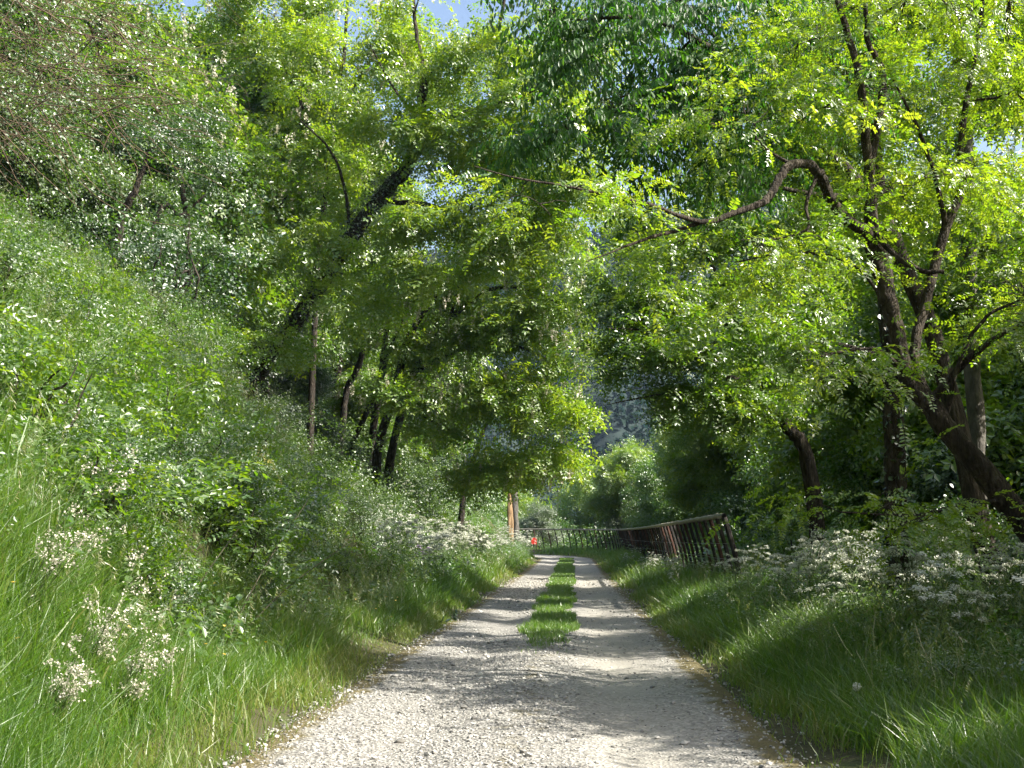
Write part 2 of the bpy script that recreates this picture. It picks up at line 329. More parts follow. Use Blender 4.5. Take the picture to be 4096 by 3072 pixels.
# ------------------------------------------------------------------ trees
DENS = 2.1
def sub_branch(p0, p1, r0, r1, sag=.12, n=6):
    L = np.linalg.norm(p1-p0); mid = (p0+p1)/2+np.array([0, 0, sag*L])+rng.normal(0, .09*L, 3)
    q2 = p0*.25+p1*.75+np.array([0, 0, sag*.9*L])+rng.normal(0, .06*L, 3)
    C = smooth_path(np.array([p0, mid, q2, p1]), n); return C, np.linspace(r0, r1, n)
def in_ell(n, c, r, shell=.0):
    d = unit(rng.normal(size=(n, 3))); rad = (shell+(1-shell)*rng.random(n))**(1/2.2)
    return c+d*rad[:, None]*np.asarray(r)
def tree(name, label, trunks, crowns, leaf='locust', mat='locust', bark='bark', cat='tree', group=None, lsc=1., base=True, blossom=0, ivy=None, dens=30, sides=10, clear=None, droop=-.12, twigs=False, wf=None, mul=None, upr=.33):
    wf = wf or W
    """trunks: polylines of (px,py,depth,radius); crowns: ellipsoids (px,py,depth,rx,ry,rz,n)"""
    tg = []; LB_ = []; SK = []; SR = []; first = None
    for k, tp in enumerate(trunks):
        P = np.array([np.append(wf(a, b, d), r) for a, b, d, r in tp])
        if k == 0:
            if base:
                q = P[0].copy(); lean = P[0]-P[1]; z0 = gz(q[0], q[1])
                if q[2] > z0:
                    st = min(1.2, (q[2]-z0)/max(-lean[2], .4)); q[:2] += lean[:2]*st*.6; q[2] = gz(q[0], q[1])-.2; q[3] *= 1.25; P = np.vstack([q, P])
                first = P[0, :3].copy()
            else: first = P[0, :3].copy()
            first[2] = gz(first[0], first[1]) if base else first[2]
        n = max(8, int(len(P)*5)); C = smooth_path(P, n); C[:, :3] += rng.normal(0, .012, (n, 3))*np.minimum(1, C[:, 3:]*12)
        R = np.maximum(C[:, 3], .004); v, f = tube(C[:, :3], R, sides if R.max() > .05 else 6, rough=.1); (LB_ if k and base else tg).append((v, f, None, 0)); nmain = len(tg)
        SK.append(C[2:, :3]); SR.append(R[2:])
    SK = np.concatenate(SK); SR = np.concatenate(SR)
    G = []; B = []
    for (px, py, d, rx, ry, rz, n) in crowns:
        c = wf(px, py, d); r = np.array([rx, ry, rz])
        n = int(n*(mul or DENS)); m = max(3, int(n/DENS)//dens); sub = in_ell(m, c, r*.85, .25)
        ends = []
        for p in sub[np.argsort(np.linalg.norm(sub-SK[np.linalg.norm(SK-c, axis=1).argmin()], axis=1))]:
            i = (np.linalg.norm(SK-p, axis=1)+np.maximum(SK[:, 2]-p[2], 0)*.7).argmin()
            L = np.linalg.norm(SK[i]-p); r0 = min(SR[i]*.6, .012+.013*L)
            C, R = sub_branch(SK[i], p, r0, .005, .1); v, f = tube(C, R, 5); tg.append((v, f, None, 0)); ends.append(C[2:])
            SK = np.vstack([SK, C[2:]]); SR = np.append(SR, R[2:])
        E = np.concatenate(ends)
        pos = in_ell(n, c, r, .2)
        # cluster: pull every spray toward its nearest branch point
        D = np.linalg.norm(pos[:, None]-E[None], axis=-1); j = D.argmin(1); w = rng.uniform(.38, .95, (n, 1)); q = pos*(1-w)+E[j]*w
        if clear is not None:
            ok = clear(q); q, pos, j = q[ok], pos[ok], j[ok]
        n2 = len(q)
        if twigs:
            for a in range(n2):
                if np.linalg.norm(q[a]-E[j[a]]) > .12:
                    C, R = sub_branch(E[j[a]], q[a], .006, .003, .05, 4); v, f = tube(C, R, 3); tg.append((v, f, None, 0))
        out = unit(q-E[j]+rng.normal(0, .15, (n2, 3))+.35*unit(q-c)*[1, 1, .3])*[1, 1, .45]; out[:, 2] += droop+rng.normal(0, .18, n2)
        up = np.array([0, 0, 1.])+rng.normal(0, upr, (n2, 3))+.25*unit(q-c)
        tpl = SPR[leaf]; tint = np.clip(rng.normal(.48, .25, n2), 0, 1)
        G += scatter(tpl, rng.integers(0, len(tpl), n2), rot_from(out, up), q, rng.uniform(.75, 1.2, n2)*lsc, tint)
        if blossom:
            nb = int(n*blossom); b = in_ell(nb, c, r*1.02, .55)
            if clear is not None: b = b[clear(b)]
            for kk in range(len(b)):
                k_ = 24; t = np.linspace(0, 1, k_)[:, None]; ln = rng.uniform(.16, .3)*lsc*1.15
                pp = b[kk]+np.concatenate([rng.normal(0, .035*lsc, (k_, 2))*(1.15-t), -t*ln], 1)
                B.append(pp)
    e = empty(name, first); tag(e, label, cat, group)
    tk = mesh_obj('trunk', tg[:nmain] if base else tg, M[bark], e, True, first)
    for g in LB_: mesh_obj('limb', [g], M[bark], tk, True, first)
    if base: G = G+[(v, f, None, 1) for v, f, _, _ in tg[nmain:]]
    if G: mesh_obj('crown', G, [M[mat], M[bark]], e, False, first)
    if B:
        B = np.concatenate(B); nb = len(B); lv = leaflet(.06, .05)
        mesh_obj('blossom', scatter([lv], np.zeros(nb, int), rot_from(rng.normal(size=(nb, 3)), rng.normal(size=(nb, 3))), B, rng.uniform(.7, 1.3, nb)*lsc, rng.random(nb)), M['cream'], e, False, first)
    if ivy:
        P = []
        for tp, lo, hi, n, rad in ivy:
            C = smooth_path(np.array([np.append(W(a, b, d), r) for a, b, d, r in tp]), 60)
            t = lo+(hi-lo)*rng.random(n); i = np.clip((t*59).astype(int), 0, 59)
            P.append((C[i, :3]+unit(rng.normal(size=(n, 3)))*(C[i, 3]*1.05+rad*rng.random(n)**2)[:, None], i))
        Q = np.concatenate([p for p, _ in P]); nb = len(Q)
        mesh_obj('ivy', scatter([leaflet(.08, .07)], np.zeros(nb, int), rot_from(rng.normal(size=(nb, 3))*[1, 1, .5]-[0, 0, .5], np.array([.2, -.6, .5])+rng.normal(0, .5, (nb, 3))), Q, rng.uniform(.6, 1.3, nb), rng.random(nb)), M['ivy'], e, False, first)
    return e
def hit(px, py, d0=5, d1=220):
    d = np.arange(d0, d1, .15); p = np.array([W(px, py, q) for q in d]); z = ground_z(p[:, 0], p[:, 1])
    i = np.nonzero(p[:, 2] < z)[0]
    return p[i[0]] if len(i) else p[-1]
def at_s(s, y):
    """ground point s metres right of the path's centre, at path distance y"""
    k = np.interp(y, PL[:228, 1], np.arange(228)) if y < 84 else 228+(y-84)/ (RAD*radians(85)/80)
    x = np.interp(k, np.arange(len(PL)), PL[:, 0]); yy = np.interp(k, np.arange(len(PL)), PL[:, 1])
    nx = np.interp(k, np.arange(len(PL)), PN[:, 0]); ny = np.interp(k, np.arange(len(PL)), PN[:, 1])
    q = np.array([x+nx*s, yy+ny*s]); return np.array([q[0], q[1], gz(*q)])
def off_path(q, half=2.6, top=3.6):
    """keep foliage clear of the track itself"""
    s, i = sdist(q[:, 0], q[:, 1]); return ~((np.abs(s) < half) & (q[:, 2] < top))
RS = 'trees standing right of the track'
LS_ = 'trees leaning out from the left bank'

# ---- right-hand trees
tree('leaning_locust_tree', 'dark leaning locust tree with an arching bent limb over pale glowing leaves', [
    [(1062, 575, 12.3, .155), (1018, 515, 12.2, .135), (962, 447, 12.2, .118), (925, 402, 12.2, .1), (905, 375, 12.2, .085), (896, 322, 12.2, .078), (884, 286, 12.2, .075), (873, 238, 12.2, .075), (869, 169, 12.2, .055), (861, 85, 12, .042), (846, 29, 12, .035), (825, -40, 11.8, .02)],
    [(884, 262, 12.2, .06), (868, 234, 12.1, .06), (850, 222, 12, .058), (834, 204, 12, .055), (824, 184, 11.8, .052), (817, 171, 11.7, .05), (803, 163, 11.5, .046), (786, 168, 11.3, .043), (775, 186, 11.2, .04), (764, 202, 11.1, .036), (738, 212, 11, .03), (700, 222, 10.8, .024), (650, 205, 10.6, .018), (569, 187, 10.4, .012), (512, 177, 10.2, .008), (474, 166, 10, .004)],
    [(705, 221, 10.8, .02), (675, 231, 10.8, .018), (648, 238, 10.6, .016), (612, 252, 10.4, .008), (585, 262, 10.3, .004)],
    [(872, 228, 12.1, .035), (893, 253, 11.9, .032), (920, 270, 11.7, .027), (944, 272, 11.6, .022)],
    [(868, 172, 12.2, .05), (882, 101, 12.3, .042), (881, 68, 12.3, .038), (868, 42, 12.3, .033), (865, 0, 12.3, .025), (860, -50, 12.3, .015)],
    [(928, 400, 12.2, .06), (918, 372, 12.3, .05), (915, 345, 12.4, .055), (927, 300, 12.5, .052), (946, 228, 12.6, .05), (963, 183, 12.7, .042), (961, 139, 12.8, .035), (980, 25, 12.9, .026), (985, -40, 12.9, .015)],
    [(946, 230, 12.6, .035), (936, 180, 12.5, .027), (920, 133, 12.4, .022), (909, 110, 12.4, .018), (893, 80, 12.3, .01)],
    [(932, 400, 12.2, .05), (955, 372, 12.1, .04), (988, 342, 11.9, .03), (1035, 318, 11.6, .02)],
    [(945, 420, 12.2, .03), (960, 360, 12.0, .024), (985, 318, 11.9, .02), (1020, 300, 11.8, .012)],
    [(905, 372, 12.2, .025), (878, 350, 11.8, .02), (840, 352, 11.5, .014), (800, 362, 11.2, .008)],
    [(898, 335, 12.2, .022), (860, 270, 12.6, .018), (800, 252, 12.8, .014), (735, 262, 13, .008)],
    [(818, 172, 11.7, .022), (806, 205, 11.7, .018), (808, 228, 11.6, .014), (780, 238, 11.6, .009), (740, 240, 11.4, .004)],
    [(1005, 500, 12.2, .03), (960, 505, 11.8, .022), (915, 515, 11.4, .014), (840, 512, 11, .007)],
  ], [(905, 60, 12.5, 1.7, 1.2, 1.0, 150), (985, 130, 12.6, .9, 1.0, 1.2, 120), (760, 95, 11.8, 1.1, .9, .6, 50), (1000, 290, 11.8, .8, .9, .8, 70), (900, 190, 12, .9, .9, .5, 60),
      (740, 262, 11.8, 1.2, .8, .4, 55), (560, 195, 10.4, .7, .5, .3, 20), (820, 370, 11.6, .8, .6, .3, 30), (880, 510, 11.3, 1.0, .6, .28, 46), (900, -60, 12.5, 2.4, 1.8, .9, 120)],
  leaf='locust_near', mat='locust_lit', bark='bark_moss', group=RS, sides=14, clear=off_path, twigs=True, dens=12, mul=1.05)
tree('ivy_clad_tree', 'upright trunk wrapped in dark ivy, behind the leaning locust', [
    [(898, 560, 17.5, .17), (896, 500, 17.5, .165), (893, 400, 17.5, .15), (886, 300, 17.5, .13), (876, 150, 17.6, .1), (870, 20, 17.7, .07), (868, -60, 17.7, .05), (855, -220, 18, .03)],
    [(886, 300, 17.5, .06), (850, 210, 17.8, .05), (795, 160, 18, .045), (745, 98, 18.2, .035), (722, 66, 18.3, .02), (690, 10, 18.4, .01)]],
  [(850, -190, 18.5, 3.6, 3.2, 2.0, 240), (800, 110, 18.3, 2.0, 1.6, 1.5, 230), (900, 30, 18, 2.4, 2, 1.8, 240), (760, 330, 17, 1.0, 1, .6, 60)], leaf='locust', mat='locust', group=RS, lsc=.8, clear=off_path,
  ivy=[([(898, 560, 17.5, .17), (896, 500, 17.5, .165), (893, 400, 17.5, .15), (886, 300, 17.5, .13)], 0, 1, 900, .12)])
tree('pale_trunk_tree', 'straight pale grey trunk rising at the right edge behind the leaning locust', [
    [(979, 520, 20, .15), (977, 450, 20, .15), (971, 300, 20, .14), (966, 150, 20, .13), (962, 20, 20.2, .11), (960, -80, 20.2, .09), (965, -260, 20.3, .04)],
    [(966, 140, 20, .05), (990, 70, 20, .04), (1020, 10, 20, .02)]],
  [(970, -240, 20.5, 3.6, 3.2, 2.4, 240), (960, 60, 20.5, 2.2, 2, 1.7, 220), (1010, 260, 20, 1.5, 1.5, 1.5, 150), (930, 320, 21, 1.3, 1.3, 1.0, 90)], leaf='locust', mat='locust', bark='bark_pale', group=RS, lsc=.85, clear=off_path)
tree('drooping_leaf_tree', 'tree with long drooping dark green leaves hanging over the track', [
    [(990, 560, 15.5, .15), (930, 330, 15.5, .12), (870, 200, 15.3, .1), (795, 120, 15, .075), (720, 55, 14.6, .05), (650, 20, 14.2, .03), (575, 20, 14, .012)],
    [(795, 120, 15, .04), (720, 110, 14.5, .028), (650, 95, 14.1, .018), (600, 100, 14, .008)],
    [(760, 90, 14.8, .04), (700, 20, 14.6, .03), (630, -40, 14.4, .02), (560, -50, 14.2, .01)],
    [(870, 200, 15.3, .05), (790, 190, 14.8, .03), (700, 165, 14.5, .02), (655, 150, 14.3, .008)]],
  [(640, 55, 14.2, 1.3, 1.1, .95, 200), (720, 110, 14.6, 1.0, 1.0, .75, 120), (590, 130, 13.8, .8, .8, .5, 60), (740, 20, 14.8, 1.2, 1.1, .8, 110), (700, 175, 14.4, .6, .7, .4, 45), (560, -10, 14, .6, .8, .55, 50), (810, 60, 15, .8, .9, .7, 60)],
  leaf='lance', mat='lance', group=RS, droop=-.35, clear=off_path, twigs=True, dens=14)
tree('bent_trunk_tree', 'short curved dark trunk under a low canopy right of the fence', [
    [(808, 462, 27, .17), (790, 430, 27, .15), (775, 405, 27, .13), (750, 385, 26.8, .1), (722, 378, 26.5, .07)],
    [(722, 378, 26.5, .05), (690, 352, 26, .035), (650, 332, 25.5, .025), (608, 328, 25, .012)],
    [(730, 380, 26.5, .05), (680, 368, 26, .03), (630, 368, 25.5, .02), (600, 372, 25.2, .008)],
    [(725, 378, 26.5, .045), (700, 388, 26, .03), (650, 396, 25.6, .018), (605, 405, 25.2, .008)],
    [(750, 386, 26.8, .06), (745, 330, 26.8, .045), (715, 270, 26.5, .03), (690, 230, 26.5, .015)]],
  [(680, 235, 27, 1.9, 1.4, 1.0, 120), (650, 285, 26.5, 1.3, 1.2, .8, 80), (760, 200, 27, 2, 1.5, 1.2, 130), (690, 320, 26.2, 1.9, 1.5, .95, 190), (640, 350, 25.6, 1.1, 1, .6, 75), (735, 385, 26.2, 1.5, 1.2, .8, 120), (690, 400, 26, 1.6, 1, .55, 90), (770, 300, 27, 1.6, 1.3, 1.3, 130)], leaf='locust', mat='locust', group=RS, lsc=.85, clear=off_path)
# ---- left-hand trees
tree('ivy_clad_tree', 'thick ivy-covered trunk leaning up to the right from the left bank', [
    [(225, 420, 38, .3), (290, 330, 37, .27), (336, 261, 36, .25), (376, 202, 35.4, .22), (408, 166, 35, .19), (420, 120, 34.7, .16), (424, 85, 34.5, .14), (428, 74, 34.4, .12), (442, 64, 34.2, .1), (480, 46, 33.8, .08), (498, 27, 33.5, .06), (506, -10, 33.2, .04)],
    [(408, 166, 35, .1), (425, 128, 34.5, .11), (442, 117, 34, .1), (482, 110, 33.5, .09), (506, 101, 33, .075), (540, 87, 32.5, .05), (575, 70, 32, .02)],
    [(425, 80, 34.5, .09), (422, 62, 34.5, .08), (416, 32, 34.6, .06), (412, -20, 34.6, .04)],
    [(385, 202, 35.4, .08), (412, 203, 35, .07), (440, 208, 34.5, .06), (471, 226, 34, .04), (505, 250, 33.5, .015)],
    [(482, 47, 33.8, .05), (513, 41, 33.5, .035), (550, 30, 33, .02), (580, 10, 33, .01)],
    [(350, 240, 35.8, .06), (345, 190, 35.5, .05), (330, 150, 35, .035), (300, 120, 35, .02)],
    [(420, 120, 34.7, .05), (395, 90, 34.5, .04), (370, 45, 34.2, .02)]],
  [(440, 20, 34.5, 1.8, 2, 1.2, 60), (390, 95, 35, 2.0, 1.8, 1.5, 200), (470, 150, 34, 2.4, 1.8, 1.2, 230), (540, 95, 32.8, 1.4, 1.4, .8, 90), (440, 250, 34, 2.2, 1.6, 1.2, 210), (510, 230, 33.5, 1.6, 1.3, .9, 120), (360, 190, 36.5, 1.6, 1.5, 1.4, 130), (520, 40, 33.5, 1.3, 1.2, .7, 40), (555, 165, 33, 1.3, 1.2, .9, 90), (520, 200, 33.5, 1.5, 1.2, .8, 100), (590, 40, 33, 1.1, 1.1, .9, 60), (310, 60, 36, 1.6, 1.5, 1.6, 120), (300, 250, 34.5, 1.6, 1.2, 1.0, 130), (345, 300, 34.5, 1.4, 1.0, .8, 90), (260, 330, 35, 1.6, 1.2, 1.0, 130), (420, 215, 33.5, 1.3, 1.2, .6, 70), (490, 60, 33.5, 1.2, 1.2, .7, 60), (455, 140, 33.2, 1.4, 1.2, 1.0, 120), (470, 60, 33.2, 1.3, 1.1, .8, 60), (600, 190, 33, 1.3, 1.2, .9, 90), (560, 110, 33, 1.2, 1.2, .9, 70), (600, 110, 32.5, 1, 1, .8, 60)],
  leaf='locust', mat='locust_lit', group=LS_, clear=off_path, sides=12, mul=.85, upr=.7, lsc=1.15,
  ivy=[([(225, 420, 38, .3), (290, 330, 37, .27), (336, 261, 36, .25), (376, 202, 35.4, .22), (408, 166, 35, .19)], 0, 1, 5200, .5), ([(408, 166, 35, .1), (442, 117, 34, .1), (482, 110, 33.5, .09), (540, 87, 32.5, .05)], .1, .9, 1100, .2)])
tree('blossoming_locust_tree', 'locust hung with pinkish white blossom at the top of the left slope', [
    [(318, 260, 41, .1), (326, 190, 40.5, .09), (335, 120, 40, .08), (345, 40, 39.6, .06), (350, -60, 39.5, .04)],
    [(335, 120, 40, .05), (370, 60, 39.4, .04), (395, 20, 39, .02)], [(328, 160, 40, .05), (290, 80, 39.5, .035), (260, 10, 39.2, .02)]],
  [(350, 40, 39.6, 2.8, 2.2, 2.0, 300), (330, 140, 39.6, 2.3, 1.8, 1.6, 200), (270, 10, 39.6, 2.2, 1.6, 1.8, 200), (400, 60, 39, 1.4, 1.2, 1.1, 70)], mat='locust_lit', group=LS_, lsc=1.3, blossom=.3, clear=off_path, mul=1., upr=.7)
tree('blossoming_locust_tree', 'broad bright locust with hanging white flower clusters arching over the track', [
    [(392, 452, 47, .17), (405, 400, 46.6, .15), (420, 360, 46, .13), (450, 320, 45, .1), (490, 290, 44, .08), (530, 290, 43, .05), (570, 310, 42.5, .02)],
    [(415, 372, 46, .09), (460, 350, 45, .07), (510, 345, 44, .05), (560, 365, 43.2, .025)],
    [(408, 392, 46.4, .07), (450, 395, 45.5, .055), (500, 400, 44.5, .04), (550, 425, 43.6, .02)],
    [(450, 320, 45, .07), (470, 250, 44.5, .05), (510, 210, 44, .03)],
    [(402, 405, 46.5, .05), (430, 420, 46, .04), (470, 440, 45, .02)]],
  [(480, 305, 44.5, 2.7, 2, 1.5, 260), (540, 320, 43.5, 1.7, 1.5, 1.5, 190), (490, 390, 44.5, 2.6, 1.8, 1.2, 270), (550, 400, 43.6, 1.4, 1.3, 1.4, 170), (520, 460, 45, 1.9, 1.4, .9, 170), (440, 345, 45.5, 1.7, 1.4, .9, 130), (500, 250, 44, 1.9, 1.5, 1.0, 150), (430, 430, 45.5, 1.3, 1.2, .6, 70), (480, 470, 46, 1.8, 1.4, .8, 120), (550, 460, 44.5, 1.2, 1.2, .8, 90), (400, 330, 45, 1.6, 1.3, .9, 100), (385, 385, 44.5, 1.5, 1.2, .7, 80), (440, 400, 44, 1.5, 1.2, .7, 90), (575, 345, 42.8, .6, .7, .9, 60), (560, 255, 43.2, 1.3, 1.2, .9, 120), (530, 170, 44, 1.8, 1.5, 1.5, 150), (590, 290, 43, .6, .8, .7, 50), (430, 280, 45, 1.8, 1.5, 1.2, 140), (570, 200, 43.5, 1.2, 1.2, .9, 90), (470, 90, 45, 2.6, 1.6, 1.6, 170), (560, 60, 44, 1.8, 1.5, 1.6, 120)],
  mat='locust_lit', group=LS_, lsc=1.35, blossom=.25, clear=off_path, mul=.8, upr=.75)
for (k, a, lab) in [(0, [(354, 440, 47.5, .11), (378, 388, 46.8, .1), (392, 345, 46, .08), (420, 280, 45, .05)], 'thinnest of the dark leaning trunks clustered on the left bank'),
                    (1, [(372, 440, 48.5, .15), (379, 392, 48, .14), (384, 350, 47.5, .12), (392, 290, 47, .08)], 'rearmost dark trunk in the leaning cluster on the left bank'),
                    (2, [(378, 450, 46, .17), (386, 420, 45.8, .16), (397, 382, 45.4, .15), (410, 335, 45, .12), (440, 290, 44, .06)], 'foremost dark trunk in the leaning cluster on the left bank'),
                    (3, [(346, 395, 49, .13), (357, 370, 48.6, .12), (368, 330, 48, .1), (380, 280, 47, .06)], 'short forked trunk uphill of the leaning trunk cluster')]:
    tree('slender_locust_tree', lab, [a], [(a[-1][0], a[-1][1], a[-1][2], 1.6, 1.4, 1.0, 70)], mat='locust_lit', group='leaning trunks clustered on the left bank', lsc=1.25, mul=.75, upr=.7, clear=off_path)
tree('slender_locust_tree', 'thin leaning trunk in the shade beside the broken stump', [[(464, 492, 58, .14), (473, 462, 57.5, .12), (484, 430, 57, .09), (500, 395, 56.5, .05)]], [(500, 400, 56.5, 1.8, 1.6, 1.2, 130)], mat='locust_lit', group='leaning trunks clustered on the left bank', lsc=1.1, clear=off_path)

# background trees: four kinds, copied
def generic(name, label, h, r, leaf, mat, n, lsc, group, ncr=7, blossom=0, cz=.62, bark='bark'):
    idn = lambda a, b, c: np.array([a, b, c], float)
    tr = [[(0, 0, -.4, .03*h*.55), (.1, .05, h*.3, .024*h*.55), (-.1, .1, h*.62, .015*h*.55), (0, 0, h*.95, .012)]]
    cr = []
    for k in range(ncr):
        a = k*2.4+rng.random(); q = .55*r*math.sqrt((k+.3)/ncr); zc = h*(cz+rng.uniform(-.32, .3))
        tr.append([(0, 0, max(zc-h*.25, h*.12), .012*h*.5), (cos(a)*q*.5, sin(a)*q*.5, zc-h*.1, .008*h*.5), (cos(a)*q, sin(a)*q, zc, .02)])
        w = rng.uniform(.42, .62)*r; cr.append((cos(a)*q, sin(a)*q, zc, w, w, w*rng.uniform(.55, .85), n//ncr))
    return tree(name, label, tr, cr, leaf, mat, bark, group=group, lsc=lsc, base=False, upr=.5, blossom=blossom, wf=idn, dens=30, sides=7)
SLOPE = 'trees filling the wooded slope above the left bank'; RIV = 'trees filling the riverside wood beyond the fence'; FAR = 'trees beyond the bend behind the far fence'
def plant(root, pts, used=[False]):
    pass
def place(proto, lst, group):
    for k, (s, y, sc, lab) in enumerate(lst):
        p = at_s(s, y) if not isinstance(s, tuple) else np.array([s[0], s[1], gz(*s)])
        o = proto if k == 0 else copy_tree(proto, (0, 0, 0))
        o.location = p-np.array([0, 0, .2]); o.rotation_euler = (rng.normal(0, .05), rng.normal(0, .05), rng.uniform(0, 6.28)); o.scale = (sc, sc, sc*rng.uniform(.9, 1.1))
        o['label'] = lab; o['group'] = group
def more(proto, lst, group):
    for s, y, sc, lab in lst:
        o = copy_tree(proto, (0, 0, 0)); p = at_s(s, y) if not isinstance(s, tuple) else np.array([s[0], s[1], gz(*s)])
        o.location = p-np.array([0, 0, .2]); o.rotation_euler = (rng.normal(0, .05), rng.normal(0, .05), rng.uniform(0, 6.28)); o.scale = (sc*.92, sc*.92, sc*rng.uniform(.95, 1.1)); o['label'] = lab; o['group'] = group
gA = generic('locust_tree', 'x', 9, 3.6, 'locust', 'locust', 800, 1.35, SLOPE, 8, .1)
gB = generic('bushy_tree', 'x', 8, 3.4, 'ovate', 'shrub', 900, 1.55, SLOPE, 9, cz=.55)
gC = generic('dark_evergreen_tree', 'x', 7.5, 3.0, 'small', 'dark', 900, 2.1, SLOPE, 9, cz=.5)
gD = generic('locust_tree', 'x', 9.5, 3.8, 'locust', 'locust_lit', 800, 1.35, RIV, 8)
gE = generic('silvery_willow_tree', 'x', 8, 3.3, 'small', 'silver', 900, 2.0, FAR, 9, cz=.5)
gF = generic('bushy_tree', 'x', 8.5, 3.5, 'ovate', 'herb', 900, 1.6, RIV, 9, cz=.52)
LA = 'pale locust in the wood high on the left slope'; LB = 'round bushy tree in the wood high on the left slope'; LC = 'dark evergreen tree in the shaded hollow above the left bank'
place(gA, [(-13, 44, .9, LA), (-17, 52, 1.1, LA), (-11, 62, 1., LA), (-22, 60, 1.2, LA), (-9.5, 76, .9, LA), (-15, 84, 1.1, LA), (-24, 45, 1.15, LA), (-30, 70, 1.3, LA), (-8.5, 52, .6, LA)], SLOPE)
place(gB, [(-14.5, 34, .85, LB), (-18, 40, 1., LB), (-13, 54, .9, LB), (-20, 50, 1.2, LB), (-25, 36, 1.2, LB), (-10, 68, .8, LB), (-18, 70, 1.2, LB), (-34, 56, 1.4, LB), (-9, 86, .8, LB), (-17, 29, .8, LB)], SLOPE)
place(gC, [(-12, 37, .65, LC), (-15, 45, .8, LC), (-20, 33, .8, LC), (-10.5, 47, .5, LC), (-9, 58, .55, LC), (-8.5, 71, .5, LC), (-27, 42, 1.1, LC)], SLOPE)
LDR = 'dark dense tree in deep shade low behind the right verge'
RD = 'sunlit pale locust in the riverside wood right of the track'; RF = 'round green tree in the riverside wood right of the track'
place(gD, [(11, 30, .9, RD), (14, 38, 1.05, RD), (9.5, 46, .85, RD), (15, 52, 1.1, RD), (8.5, 60, .8, RD), (12, 70, 1., RD), (20, 44, 1.25, RD), (9, 80, .8, RD), (22, 64, 1.3, RD), (12, 23, .85, RD), (17, 27, 1.1, RD)], RIV)
place(gF, [(9.5, 36, .72, RF), (12, 45, .9, RF), (8.2, 52, .62, RF), (11, 60, .9, RF), (17, 34, 1.1, RF), (8, 70, .65, RF), (16, 78, 1.1, RF), (24, 52, 1.3, RF), (13.5, 29, .8, RF), (10.5, 19.5, .7, RF)], RIV)
FB = 'bright green tree beyond the bend of the track'
FE = 'silvery green tree beyond the bend of the track'
more(gF, [((-4., 118.), 0, 1.3, FB), ((2., 124.), 0, 1.5, FB), ((8., 121.), 0, 1.4, FB), ((-10., 124.), 0, 1.4, FB), ((14., 112.), 0, 1.5, FB), ((5., 134.), 0, 1.8, FB)], FAR)
more(gD, [((0., 130.), 0, 1.5, FB), ((10., 128.), 0, 1.6, FB), ((-14., 132.), 0, 1.6, FB), ((16., 124.), 0, 1.7, FB)], FAR)
place(gE, [(7.2, 88, .62, FE), (8, 95, .75, FE), (11, 92, .95, FE), (7, 104, .62, FE), (9, 112, .85, FE), ((3., 122.), 0, .75, FE), ((-6., 128.), 0, .9, FE), ((9., 118.), 0, .9, FE)], FAR)

# ---- shrubs, copied on the banks
def shrub(name, label, leaf, mat, n, lsc, group, stemmat='bark'):
    e = empty(name); tag(e, label, 'shrub', group)
    st = []
    for k in range(9):
        a = rng.uniform(0, 6.28); q = rng.uniform(.3, .8)
        C, R = sub_branch(np.array([.05*cos(a), .05*sin(a), -.25]), np.array([q*cos(a), q*sin(a), rng.uniform(.5, 1.25)]), .025, .005, .1, 8); v, f = tube(C, R, 5); st.append((v, f, None, 0))
    mesh_obj('stem', st, M[stemmat], e, True)
    nb = 9; cen = np.stack([rng.normal(0, .42, nb), rng.normal(0, .42, nb), rng.uniform(.25, 1.15, nb)], -1); j = rng.integers(0, nb, n)
    d = unit(rng.normal(size=(n, 3))); q = cen[j]+d*(rng.uniform(.25, .5, nb)[j]*(.35+.65*rng.random(n)**.5))[:, None]
    out = d*[1, 1, .5]+rng.normal(0, .3, (n, 3)); up = np.array([0, 0, .8])+.6*d+rng.normal(0, .3, (n, 3)); tpl = SPR[leaf]
    mesh_obj('foliage', scatter(tpl, rng.integers(0, len(tpl), n), rot_from(out, up), q, rng.uniform(.7, 1.2, n)*lsc, np.clip(rng.normal(.45, .2, n), 0, 1)), M[mat], e)
    return e
shA = shrub('bank_shrub', 'x', 'small', 'shrub', 130, 1.15, 'g'); shB = shrub('glossy_shrub', 'x', 'small', 'dark', 130, 1.15, 'g')
shF = shrub('dark_shrub', 'x', 'small_near', 'dark', 230, .72, 'g')
shC = shrub('locust_sapling', 'x', 'locust', 'locust', 75, .75, 'g'); shD = shrub('leafy_shrub', 'x', 'ovate', 'herb', 110, .85, 'g'); shE = shrub('silvery_shrub', 'x', 'small', 'silver', 140, 1.1, 'g')
more(gD, [(8.5, 74, 1.05, RD), (7.2, 95, .9, RD), (10, 84, 1.4, RD), (8, 57, .85, RD), (10.5, 33, 1.45, RD), (13, 28, 1.6, RD), (18, 33, 1.9, RD), (16, 46, 1.9, RD), (11.5, 52, 1.5, RD), (21, 56, 2.1, RD), (26, 40, 2.0, RD), (13, 62, 1.5, RD), (22, 28, 1.7, RD)], RIV)
more(gF, [(6.8, 72, .75, RF), (7.6, 80, 1.0, RF), (6.6, 88, .7, RF), (7.5, 63, .8, RF), (9.5, 90, 1.3, RF), (12.5, 40, 1.5, RF), (15, 30, 1.6, RF), (10, 56, 1.2, RF), (18, 60, 1.8, RF), (23, 46, 2.0, RF), (12, 24, 1.15, RF), (15.5, 24, 1.5, RF), (9.5, 31, .8, RF), (9, 42, .8, RF), (14, 72, 1.5, RF), (20, 74, 1.8, RF), (28, 62, 2.2, RF)], RIV)
